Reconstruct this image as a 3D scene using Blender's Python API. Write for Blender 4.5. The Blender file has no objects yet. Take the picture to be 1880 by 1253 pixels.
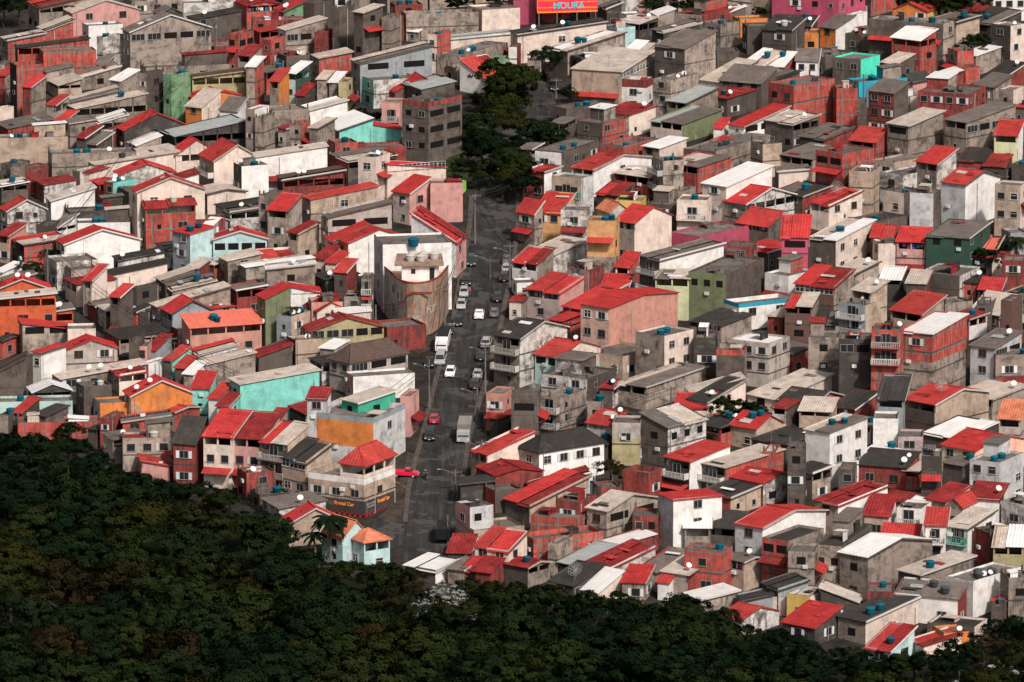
import bpy, math, random
from mathutils import Vector, Matrix
rnd = random.Random(11)
S = bpy.context.scene
# ------------------------------------------------------------------ camera
PITCH = math.radians(11.5)
DIST, FPX = 1050.0, 11800.0
CP, SP = math.cos(PITCH), math.sin(PITCH)
CAM = Vector((0, -DIST*CP, DIST*SP))
cd = bpy.data.cameras.new('camera'); cam = bpy.data.objects.new('camera', cd)
S.collection.objects.link(cam); S.camera = cam
cam.location = CAM; cam.rotation_euler = (math.pi/2-PITCH, 0, 0)
cd.sensor_width = 36; cd.lens = FPX/1880*36; cd.clip_start = 10; cd.clip_end = 20000
# ------------------------------------------------------------------ sky, sun, exposure
SUN_AZ, SUN_EL = math.radians(27), math.radians(43)
sd = Vector((math.sin(SUN_AZ)*math.cos(SUN_EL), -math.cos(SUN_AZ)*math.cos(SUN_EL), math.sin(SUN_EL)))
W = bpy.data.worlds.new('World'); S.world = W; W.use_nodes = True
nt = W.node_tree; bg = nt.nodes['Background']
sky = nt.nodes.new('ShaderNodeTexSky'); sky.sky_type = 'NISHITA'; sky.sun_disc = False
sky.sun_elevation = SUN_EL; sky.sun_rotation = math.atan2(sd.x, sd.y)
sky.dust_density = 4; sky.air_density = 0.7; sky.ozone_density = 0.6
hs = nt.nodes.new('ShaderNodeHueSaturation'); hs.inputs['Saturation'].default_value = 0.25
nt.links.new(sky.outputs[0], hs.inputs['Color']); nt.links.new(hs.outputs[0], bg.inputs['Color'])
bg.inputs['Strength'].default_value = 0.095
sl = bpy.data.lights.new('sun', 'SUN'); sun = bpy.data.objects.new('sun', sl); S.collection.objects.link(sun)
sl.energy = 3.7; sl.angle = math.radians(4); sl.color = (1.0, 0.925, 0.855)
sun.rotation_euler = sd.to_track_quat('Z', 'Y').to_euler(); sun.location = (300, -300, 500)
S.view_settings.view_transform = 'Standard'; S.view_settings.look = 'None'
S.view_settings.exposure = 0.24; S.view_settings.gamma = 1
S.cycles.max_bounces = 4; S.cycles.diffuse_bounces = 2; S.cycles.transparent_max_bounces = 4
# ------------------------------------------------------------------ pixel <-> ground
SLOPE = math.tan(math.radians(4.5))
def ray(x, y):
    return Vector(((x-940)/FPX, CP - (y-626.5)/FPX*SP, -SP - (y-626.5)/FPX*CP))
def ground(x, y, up=0.0):
    d = ray(x, y)
    t = (SLOPE*CAM.y - CAM.z + up) / (d.z - SLOPE*d.y)
    return CAM + d*t, t
def gz(y): return SLOPE*y
def pix(P):
    v = P - CAM; dep = v.y*CP - v.z*SP
    return 940 + FPX*v.x/dep, 626.5 - FPX*(v.y*SP + v.z*CP)/dep, dep
# ------------------------------------------------------------------ mesh helpers
C = S.collection
class MB:
    def __init__(s): s.v=[]; s.f=[]; s.m=[]; s.uv=[]
    def poly(s, pts, m=0, uv=None):
        pts=[Vector(p) for p in pts]; b=len(s.v); s.v+= [tuple(p) for p in pts]
        s.f.append(list(range(b,b+len(pts)))); s.m.append(m)
        if uv is None:
            n=(pts[1]-pts[0]).cross(pts[2]-pts[0])
            ax,ay,az=abs(n.x),abs(n.y),abs(n.z)
            if az>=ax and az>=ay: uv=[(p.x,p.y) for p in pts]
            elif ax>ay: uv=[(p.y,p.z) for p in pts]
            else: uv=[(p.x,p.z) for p in pts]
        s.uv.append(uv)
    def box(s,x0,x1,y0,y1,z0,z1,m=0,mx=None):
        mx=m if mx is None else mx
        s.poly([(x0,y0,z0),(x1,y0,z0),(x1,y0,z1),(x0,y0,z1)],m)
        s.poly([(x1,y1,z0),(x0,y1,z0),(x0,y1,z1),(x1,y1,z1)],m)
        s.poly([(x0,y1,z0),(x0,y0,z0),(x0,y0,z1),(x0,y1,z1)],mx)
        s.poly([(x1,y0,z0),(x1,y1,z0),(x1,y1,z1),(x1,y0,z1)],mx)
        s.poly([(x0,y0,z1),(x1,y0,z1),(x1,y1,z1),(x0,y1,z1)],m)
        s.poly([(x0,y1,z0),(x1,y1,z0),(x1,y0,z0),(x0,y0,z0)],m)
    def slab(s,p0,p1,p2,p3,t,m=0):
        P=[Vector(p) for p in (p0,p1,p2,p3)]; d=Vector((0,0,-t)); Q=[p+d for p in P]
        u=(P[1]-P[0]).length; v=(P[3]-P[0]).length
        s.poly(P,m,[(0,0),(u,0),(u,v),(0,v)])
        s.poly(Q[::-1],m)
        for i in range(4):
            j=(i+1)%4; s.poly([Q[i],Q[j],P[j],P[i]],m,[(0,0)]*4)
    def bar(s,a,b,r,m=0,n=5,r2=None):
        a=Vector(a); b=Vector(b); d=(b-a).normalized(); r2=r if r2 is None else r2
        x=d.orthogonal().normalized(); y=d.cross(x)
        A=[a+(x*math.cos(k*2*math.pi/n)+y*math.sin(k*2*math.pi/n))*r for k in range(n)]
        B=[b+(x*math.cos(k*2*math.pi/n)+y*math.sin(k*2*math.pi/n))*r2 for k in range(n)]
        for k in range(n): s.poly([A[k],A[(k+1)%n],B[(k+1)%n],B[k]],m)
        s.poly(B,m); s.poly(A[::-1],m)
    def lathe(s,prof,m=0,n=14,c=(0,0,0)):
        c=Vector(c)
        R=[[c+Vector((r*math.cos(2*math.pi*k/n),r*math.sin(2*math.pi*k/n),z)) for k in range(n)] for r,z in prof]
        for i in range(len(R)-1):
            for k in range(n): s.poly([R[i][k],R[i][(k+1)%n],R[i+1][(k+1)%n],R[i+1][k]],m)
    def mesh(s,name,mats,smooth=False):
        me=bpy.data.meshes.new(name); me.from_pydata(s.v,[],s.f)
        for m in mats: me.materials.append(m)
        me.polygons.foreach_set('material_index', s.m)
        if smooth: me.polygons.foreach_set('use_smooth',[True]*len(s.f))
        l=me.uv_layers.new(name='UVMap'); l.data.foreach_set('uv',[c for f in s.uv for p in f for c in p])
        me.update(); return me
def put(name, me, parent=None, loc=(0,0,0), rz=0.0, **props):
    o=bpy.data.objects.new(name, me); C.objects.link(o)
    if parent: o.parent=parent
    o.location=loc; o.rotation_euler=(0,0,rz)
    for k,v in props.items(): o[k]=v
    return o
def build(name, mb, mats, parent=None, smooth=False, **kw):
    return put(name, mb.mesh(name, mats, smooth), parent, **kw)
def copytree(o, parent=None):
    c=o.copy(); C.objects.link(c); c.parent=parent
    for ch in KIDS.get(o.name, []): copytree(ch, c)
    return c
KIDS={}
def remember(root):
    for ch in bpy.data.objects:
        if ch.parent==root: KIDS.setdefault(root.name,[]).append(ch)
# ------------------------------------------------------------------ materials
def base(name, rough=0.9, spec=0.03):
    m=bpy.data.materials.new(name); m.use_nodes=True; n=m.node_tree
    b=n.nodes['Principled BSDF']; b.inputs['Roughness'].default_value=rough
    b.inputs['Specular IOR Level'].default_value=spec
    return m,n,b
def nd(n,t,**k):
    o=n.nodes.new(t)
    for a,v in k.items():
        if a in o.inputs: o.inputs[a].default_value=v
        else: setattr(o,a,v)
    return o
def mixc(n,fac,a,b,mode='MIX'):
    x=n.nodes.new('ShaderNodeMix'); x.data_type='RGBA'; x.blend_type=mode
    for s,v in ((0,fac),(6,a),(7,b)):
        if hasattr(v,'is_linked') or hasattr(v,'links'): n.links.new(v,x.inputs[s])
        elif isinstance(v,(int,float)): x.inputs[s].default_value=v
        else: x.inputs[s].default_value=(*v,1)
    return x.outputs[2]
def ramp(n,src,a,b,va=0.0,vb=1.0):
    r=n.nodes.new('ShaderNodeMapRange'); n.links.new(src,r.inputs[0])
    r.inputs[1].default_value=a; r.inputs[2].default_value=b; r.inputs[3].default_value=va; r.inputs[4].default_value=vb
    return r.outputs[0]
def math2(n,op,a,b=None):
    x=n.nodes.new('ShaderNodeMath'); x.operation=op
    for i,v in enumerate((a,b)):
        if v is None: continue
        if hasattr(v,'links'): n.links.new(v,x.inputs[i])
        else: x.inputs[i].default_value=v
    return x.outputs[0]
def noise(n,vec,scale,detail=3,rough=0.6):
    o=n.nodes.new('ShaderNodeTexNoise'); o.inputs['Scale'].default_value=scale; o.inputs['Detail'].default_value=detail
    o.inputs['Roughness'].default_value=rough
    if vec is not None: n.links.new(vec,o.inputs['Vector'])
    return o.outputs[0]
def wpos(n, sc=(1,1,1)):
    g=n.nodes.new('ShaderNodeNewGeometry'); m=n.nodes.new('ShaderNodeMapping'); m.inputs['Scale'].default_value=sc
    n.links.new(g.outputs['Position'],m.inputs['Vector']); return m.outputs[0]
def uvxy(n):
    u=n.nodes.new('ShaderNodeUVMap'); s=n.nodes.new('ShaderNodeSeparateXYZ'); n.links.new(u.outputs[0],s.inputs[0])
    return s.outputs[0],s.outputs[1]
def orand(n): return n.nodes.new('ShaderNodeObjectInfo').outputs['Random']
def vary(n,col,amt=0.12):
    r=orand(n); k=ramp(n,r,0,1,1-amt,1+amt)
    x=n.nodes.new('ShaderNodeVectorMath'); x.operation='SCALE'; n.links.new(col,x.inputs[0]); n.links.new(k,x.inputs['Scale'])
    return x.outputs[0]
def rgb(n,c):
    o=n.nodes.new('ShaderNodeRGB'); o.outputs[0].default_value=(*c,1); return o.outputs[0]
def plaster(name,col,dirt=0.35,dark=(0.05,0.042,0.038),amt=0.1,joints=0.0,patch=0.0):
    m,n,b=base(name)
    c=vary(n,rgb(n,col),amt)
    mot=noise(n,wpos(n),0.5,5,0.65)
    c=mixc(n,ramp(n,mot,0.34,0.68,0.0,0.55),c,tuple(x*0.55 for x in col))
    if patch>0:
        pz=noise(n,wpos(n,(.35,.35,.6)),0.9,4,0.7)
        c=mixc(n,ramp(n,pz,0.52,0.60,0,patch),c,(0.20,0.175,0.155))
    st=noise(n,wpos(n,(1.25,1.25,0.30)),1.0,5,0.75)
    big=noise(n,wpos(n,(.16,.16,.3)),1.0,3)
    fac=math2(n,'MULTIPLY',ramp(n,st,0.47,0.66,0,1),ramp(n,big,0.38,0.58,0.05,1))
    c=mixc(n,math2(n,'MULTIPLY',fac,min(1,dirt*1.2)),c,dark)
    soot=noise(n,wpos(n,(.5,.5,.7)),0.8,6,0.75)
    c=mixc(n,math2(n,'MULTIPLY',ramp(n,soot,0.49,0.62,0,1),dirt*.85),c,dark)
    fine=noise(n,wpos(n),7,2)
    c=mixc(n,ramp(n,fine,0.35,0.7,0,0.14),c,dark)
    if joints>0:
        u,v=uvxy(n)
        j=math2(n,'LESS_THAN',math2(n,'MODULO',v,2.75),0.16)
        j2=math2(n,'LESS_THAN',math2(n,'MODULO',u,3.4),0.18)
        c=mixc(n,math2(n,'MULTIPLY',math2(n,'MAXIMUM',j,j2),joints),c,tuple(x*0.6 for x in col))
    n.links.new(c,b.inputs['Base Color']); return m
def brick(name,col,frame=(0.17,0.15,0.13),cols=3.1,dirt=0.35):
    m,n,b=base(name)
    u,v=uvxy(n); uvn=n.nodes.new('ShaderNodeUVMap')
    bt=n.nodes.new('ShaderNodeTexBrick'); n.links.new(uvn.outputs[0],bt.inputs['Vector'])
    bt.inputs['Scale'].default_value=1; bt.inputs['Brick Width'].default_value=0.42; bt.inputs['Row Height'].default_value=0.22
    bt.inputs['Mortar Size'].default_value=0.022
    bt.inputs['Color1'].default_value=(*col,1); bt.inputs['Color2'].default_value=(*[x*0.72 for x in col],1)
    bt.inputs['Mortar'].default_value=(*[0.55*x+0.06 for x in col],1)
    c=vary(n,bt.outputs[0],0.15)
    big=noise(n,wpos(n),0.6,4,0.7)
    c=mixc(n,ramp(n,big,0.40,0.66,0,0.75),c,(col[0]*.32,col[1]*.5,col[2]*.55))
    if cols:
        w=ramp(n,noise(n,wpos(n),2.0),0,1,-0.06,0.06)
        uu=math2(n,'ADD',u,w)
        f1=math2(n,'LESS_THAN',math2(n,'MODULO',math2(n,'ADD',uu,30.0),cols),0.24)
        f2=math2(n,'LESS_THAN',math2(n,'MODULO',math2(n,'ADD',math2(n,'ADD',v,w),30.3),2.8),0.26)
        c=mixc(n,math2(n,'MAXIMUM',f1,f2),c,frame)
    st=noise(n,wpos(n,(2,2,.25)),1.0,4,0.7)
    c=mixc(n,ramp(n,st,0.46,0.66,0,dirt*1.9),c,(0.035,0.035,0.032))
    n.links.new(c,b.inputs['Base Color']); return m
def roofmat(name,col,rib=0.33,row=0.0,moss=0.35,dark=(0.06,0.03,0.028),sheet=0.0,rough=0.85,metal=0.0,amt=0.12):
    m,n,b=base(name,rough); u,v=uvxy(n)
    c=rgb(n,col)
    if col[0]>col[1]*5: c=mixc(n,ramp(n,math2(n,'FRACT',math2(n,'MULTIPLY',orand(n),7.3)),.35,1,0,.7),c,(col[0]*.72,col[1]*1.5,col[2]*1.15))
    c=vary(n,c,amt)
    big=noise(n,wpos(n),0.45,5,0.7)
    c=mixc(n,ramp(n,big,0.44,0.64,0,moss),c,dark)
    stk=noise(n,wpos(n,(.9,.9,.9)),0.35,5,.8)
    c=mixc(n,ramp(n,stk,0.56,0.60,0,moss*.6),c,tuple(min(1,x*1.7+.02) for x in col))
    sm=noise(n,wpos(n),2.2,4,0.8)
    c=mixc(n,ramp(n,sm,0.50,0.66,0,moss*0.9),c,dark)
    sm2=noise(n,wpos(n,(1,1,1)),1.1,2,0.5)
    c=mixc(n,ramp(n,sm2,0.5,0.7,0,0.22),c,tuple(min(1,x*1.35+0.02) for x in col))
    w=math2(n,'SINE',math2(n,'MULTIPLY',u,2*math.pi/rib))
    c=mixc(n,ramp(n,w,-1,1,0.38,0.0),c,tuple(x*0.45 for x in col))
    if row:
        r=math2(n,'LESS_THAN',math2(n,'MODULO',math2(n,'ADD',v,20),row),row*0.22)
        c=mixc(n,math2(n,'MULTIPLY',r,0.30),c,tuple(x*0.4 for x in col))
    if sheet:
        a=math2(n,'LESS_THAN',math2(n,'MODULO',math2(n,'ADD',u,20),sheet),0.09)
        d=math2(n,'LESS_THAN',math2(n,'MODULO',math2(n,'ADD',v,20),2.3),0.10)
        c=mixc(n,math2(n,'MULTIPLY',math2(n,'MAXIMUM',a,d),0.4),c,tuple(x*0.45 for x in col))
        # a few sheets newer or older than the rest
        s=n.nodes.new('ShaderNodeTexWhiteNoise'); s.noise_dimensions='3D'
        cv=n.nodes.new('ShaderNodeCombineXYZ')
        n.links.new(math2(n,'FLOOR',math2(n,'DIVIDE',u,sheet)),cv.inputs[0]); n.links.new(math2(n,'FLOOR',math2(n,'DIVIDE',v,2.3)),cv.inputs[1])
        n.links.new(orand(n),cv.inputs[2]); n.links.new(cv.outputs[0],s.inputs['Vector'])
        c=mixc(n,ramp(n,s.outputs[0],0,1,0,0.35),c,tuple(x*0.6 for x in col))
    n.links.new(c,b.inputs['Base Color'])
    bp=n.nodes.new('ShaderNodeBump'); bp.inputs['Strength'].default_value=0.35; bp.inputs['Distance'].default_value=0.06
    n.links.new(w,bp.inputs['Height']); n.links.new(bp.outputs[0],b.inputs['Normal'])
    b.inputs['Metallic'].default_value=metal
    return m
def plain(name,col,rough=0.7,spec=0.3,amt=0.0,metal=0.0,coat=0.0):
    m,n,b=base(name,rough,spec); c=rgb(n,col)
    if amt: c=vary(n,c,amt)
    n.links.new(c,b.inputs['Base Color']); b.inputs['Metallic'].default_value=metal
    if coat: b.inputs['Coat Weight'].default_value=coat
    return m
PL=dict(
 W=('white',(0.77,0.725,0.69),.24,.0), V=('stained_white',(0.62,0.575,0.535),.9,.75), v=('pale_grey',(0.55,0.54,0.53),.45,.0),
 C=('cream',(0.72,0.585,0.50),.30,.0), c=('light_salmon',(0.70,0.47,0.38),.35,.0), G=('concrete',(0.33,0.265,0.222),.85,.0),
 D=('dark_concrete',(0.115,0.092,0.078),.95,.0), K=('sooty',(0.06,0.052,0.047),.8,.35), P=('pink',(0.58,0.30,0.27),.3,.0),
 p=('dusty_pink',(0.47,0.36,0.34),.5,.0), S=('salmon',(0.55,0.27,0.21),.3,.0), s=('peach',(0.80,0.45,0.33),.2,.0),
 O=('orange',(0.66,0.22,0.06),.35,.0), o=('apricot',(0.62,0.33,0.15),.45,.0), X=('deep_orange',(0.62,0.12,0.05),.4,.0), T=('tan',(0.46,0.345,0.265),.5,.0),
 t=('grey_cream',(0.46,0.395,0.35),.5,.0), Y=('olive_yellow',(0.42,0.36,0.20),.35,.0), y=('yellow',(0.62,0.42,0.12),.3,.0),
 E=('pale_green',(0.16,0.30,0.16),.95,.25), e=('light_olive',(0.56,0.56,0.34),.25,.0), L=('olive_green',(0.17,0.19,0.105),.4,.0),
 N=('dark_green',(0.035,0.085,0.06),.4,.0), n=('emerald',(0.05,0.36,0.24),.3,.0), Q=('turquoise',(0.22,0.60,0.52),.3,.0),
 q=('mint',(0.42,0.56,0.49),.45,.0), A=('light_aqua',(0.46,0.62,0.62),.3,.0), U=('blue_grey',(0.29,0.315,0.33),.35,.0),
 M=('raspberry',(0.40,0.07,0.12),.3,.0), m=('bright_pink',(0.55,0.10,0.17),.3,.0), Z=('brown',(0.15,0.085,0.07),.3,.0),
 I=('bright_blue',(0.03,0.30,0.42),.25,.0), j=('lime',(0.32,0.70,0.12),.2,.0), i=('teal_wood',(0.05,0.16,0.22),.4,.0),
 l=('lilac_grey',(0.50,0.48,0.50),.3,.0), F=('vivid_turquoise',(0.08,0.70,0.50),.15,.0))
WALLWORD=dict(W='white',V='stained whitewashed',v='pale grey',C='cream',c='light salmon',G='grey concrete',D='dark concrete',K='soot black',P='pink',p='dusty pink',S='salmon',s='peach',O='orange',o='apricot',X='deep orange',T='tan',t='grey-cream',Y='olive yellow',y='yellow',E='pale green',e='light olive',L='olive green',N='dark green',n='emerald',Q='turquoise',q='mint',A='light aqua',U='blue-grey',M='raspberry',m='bright pink',Z='brown',I='bright blue',j='lime',i='teal',l='lilac-grey',F='vivid turquoise',B='bare brick',R='red brick')
MAT={}
for k,(nm,col,dirt,patch) in PL.items():
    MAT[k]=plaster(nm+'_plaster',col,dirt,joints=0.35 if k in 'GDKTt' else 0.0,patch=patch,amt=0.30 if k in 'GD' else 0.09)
MAT['B']=brick('framed_brick',(0.55,0.085,0.062)); MAT['R']=brick('red_brick',(0.33,0.05,0.04),cols=0,dirt=.5)
ROOF={
 'r':roofmat('red_tile',(0.45,0.040,0.038),0.5,0.55,.5,(0.14,0.018,0.02),amt=.2),
 'd':roofmat('weathered_red_tile',(0.27,0.028,0.028),0.5,0.55,.7,(0.06,0.014,0.016)),
 't':roofmat('terracotta_tile',(0.62,0.20,0.11),0.4,0.42,.6,(0.16,0.05,0.035)),
 'o':roofmat('salmon_sheet',(0.66,0.16,0.11),0.5,0,.3,(0.3,0.08,0.06),1.1),
 'a':roofmat('pale_fibre_cement',(0.54,0.45,0.385),0.36,0,.6,(0.20,0.165,0.145),1.1),
 'g':roofmat('grey_fibre_cement',(0.165,0.135,0.118),0.36,0,.65,(0.07,0.06,0.055),1.1,amt=.2),
 'k':roofmat('sooty_fibre_cement',(0.05,0.044,0.04),0.36,0,.6,(0.02,0.022,0.02),1.1,amt=.25),
 'w':roofmat('white_metal_sheet',(0.74,0.715,0.69),0.5,0,.15,(0.36,0.33,0.31),1.1,0.5),
 'm':roofmat('grey_green_metal',(0.36,0.375,0.365),0.3,0,.3,(0.2,0.2,0.19),1.0,0.5),
 'b':roofmat('brown_tile',(0.095,0.063,0.053),0.55,0.6,.4,(0.05,0.035,0.03)),
 'z':roofmat('teal_metal',(0.10,0.36,0.38),0.4,0,.3,(0.06,0.2,0.2)),
 's':plaster('roof_slab',(0.17,0.145,0.13),.8,amt=.3)}
ROOFWORD=dict(r='red tile',d='weathered red tile',t='terracotta tile',o='salmon sheet',a='pale fibre-cement',g='grey fibre-cement',k='blackened fibre-cement',w='white sheet',m='grey-green metal',b='brown tile',z='teal metal',s='concrete slab')
GLASS=plain('dark_glass',(0.018,0.019,0.02),0.25,0.4); VOID_SHADE=plain('painted_opening_shade',(0.012,0.011,0.011),0.9,0.0)  # near-black pane paints the shade inside unglazed openings; no hole is cut
FRW=plain('white_frame',(0.45,0.43,0.41),amt=.3); FRG=plain('grey_frame',(0.22,0.21,0.2)); FRB=plain('brown_frame',(0.10,0.055,0.04))
SHUT=plain('pale_shutter',(0.50,0.50,0.49),amt=.2); METAL=plain('grey_metal',(0.16,0.16,0.16),0.6)
BLUE=plain('blue_plastic',(0.003,0.058,0.088),0.6,0.1,.4); BLUEL=plain('blue_lid',(0.005,0.085,0.12),0.6,0.1,.3)
PALE=plain('pale_asbestos',(0.40,0.37,0.335),0.9); DISHW=plain('dish_white',(0.68,0.655,0.63),0.5)
MESHM=plain('dish_mesh',(0.34,0.32,0.30),0.6); WIRE=plain('black_cable',(0.012,0.012,0.012),0.8); POLE=plain('grey_pole',(0.12,0.105,0.095),0.9,amt=.2)
RAIL=plain('white_rail',(0.42,0.395,0.37),amt=.3); GREENG=plain('green_glass',(0.05,0.20,0.16),0.2,0.5)
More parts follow.
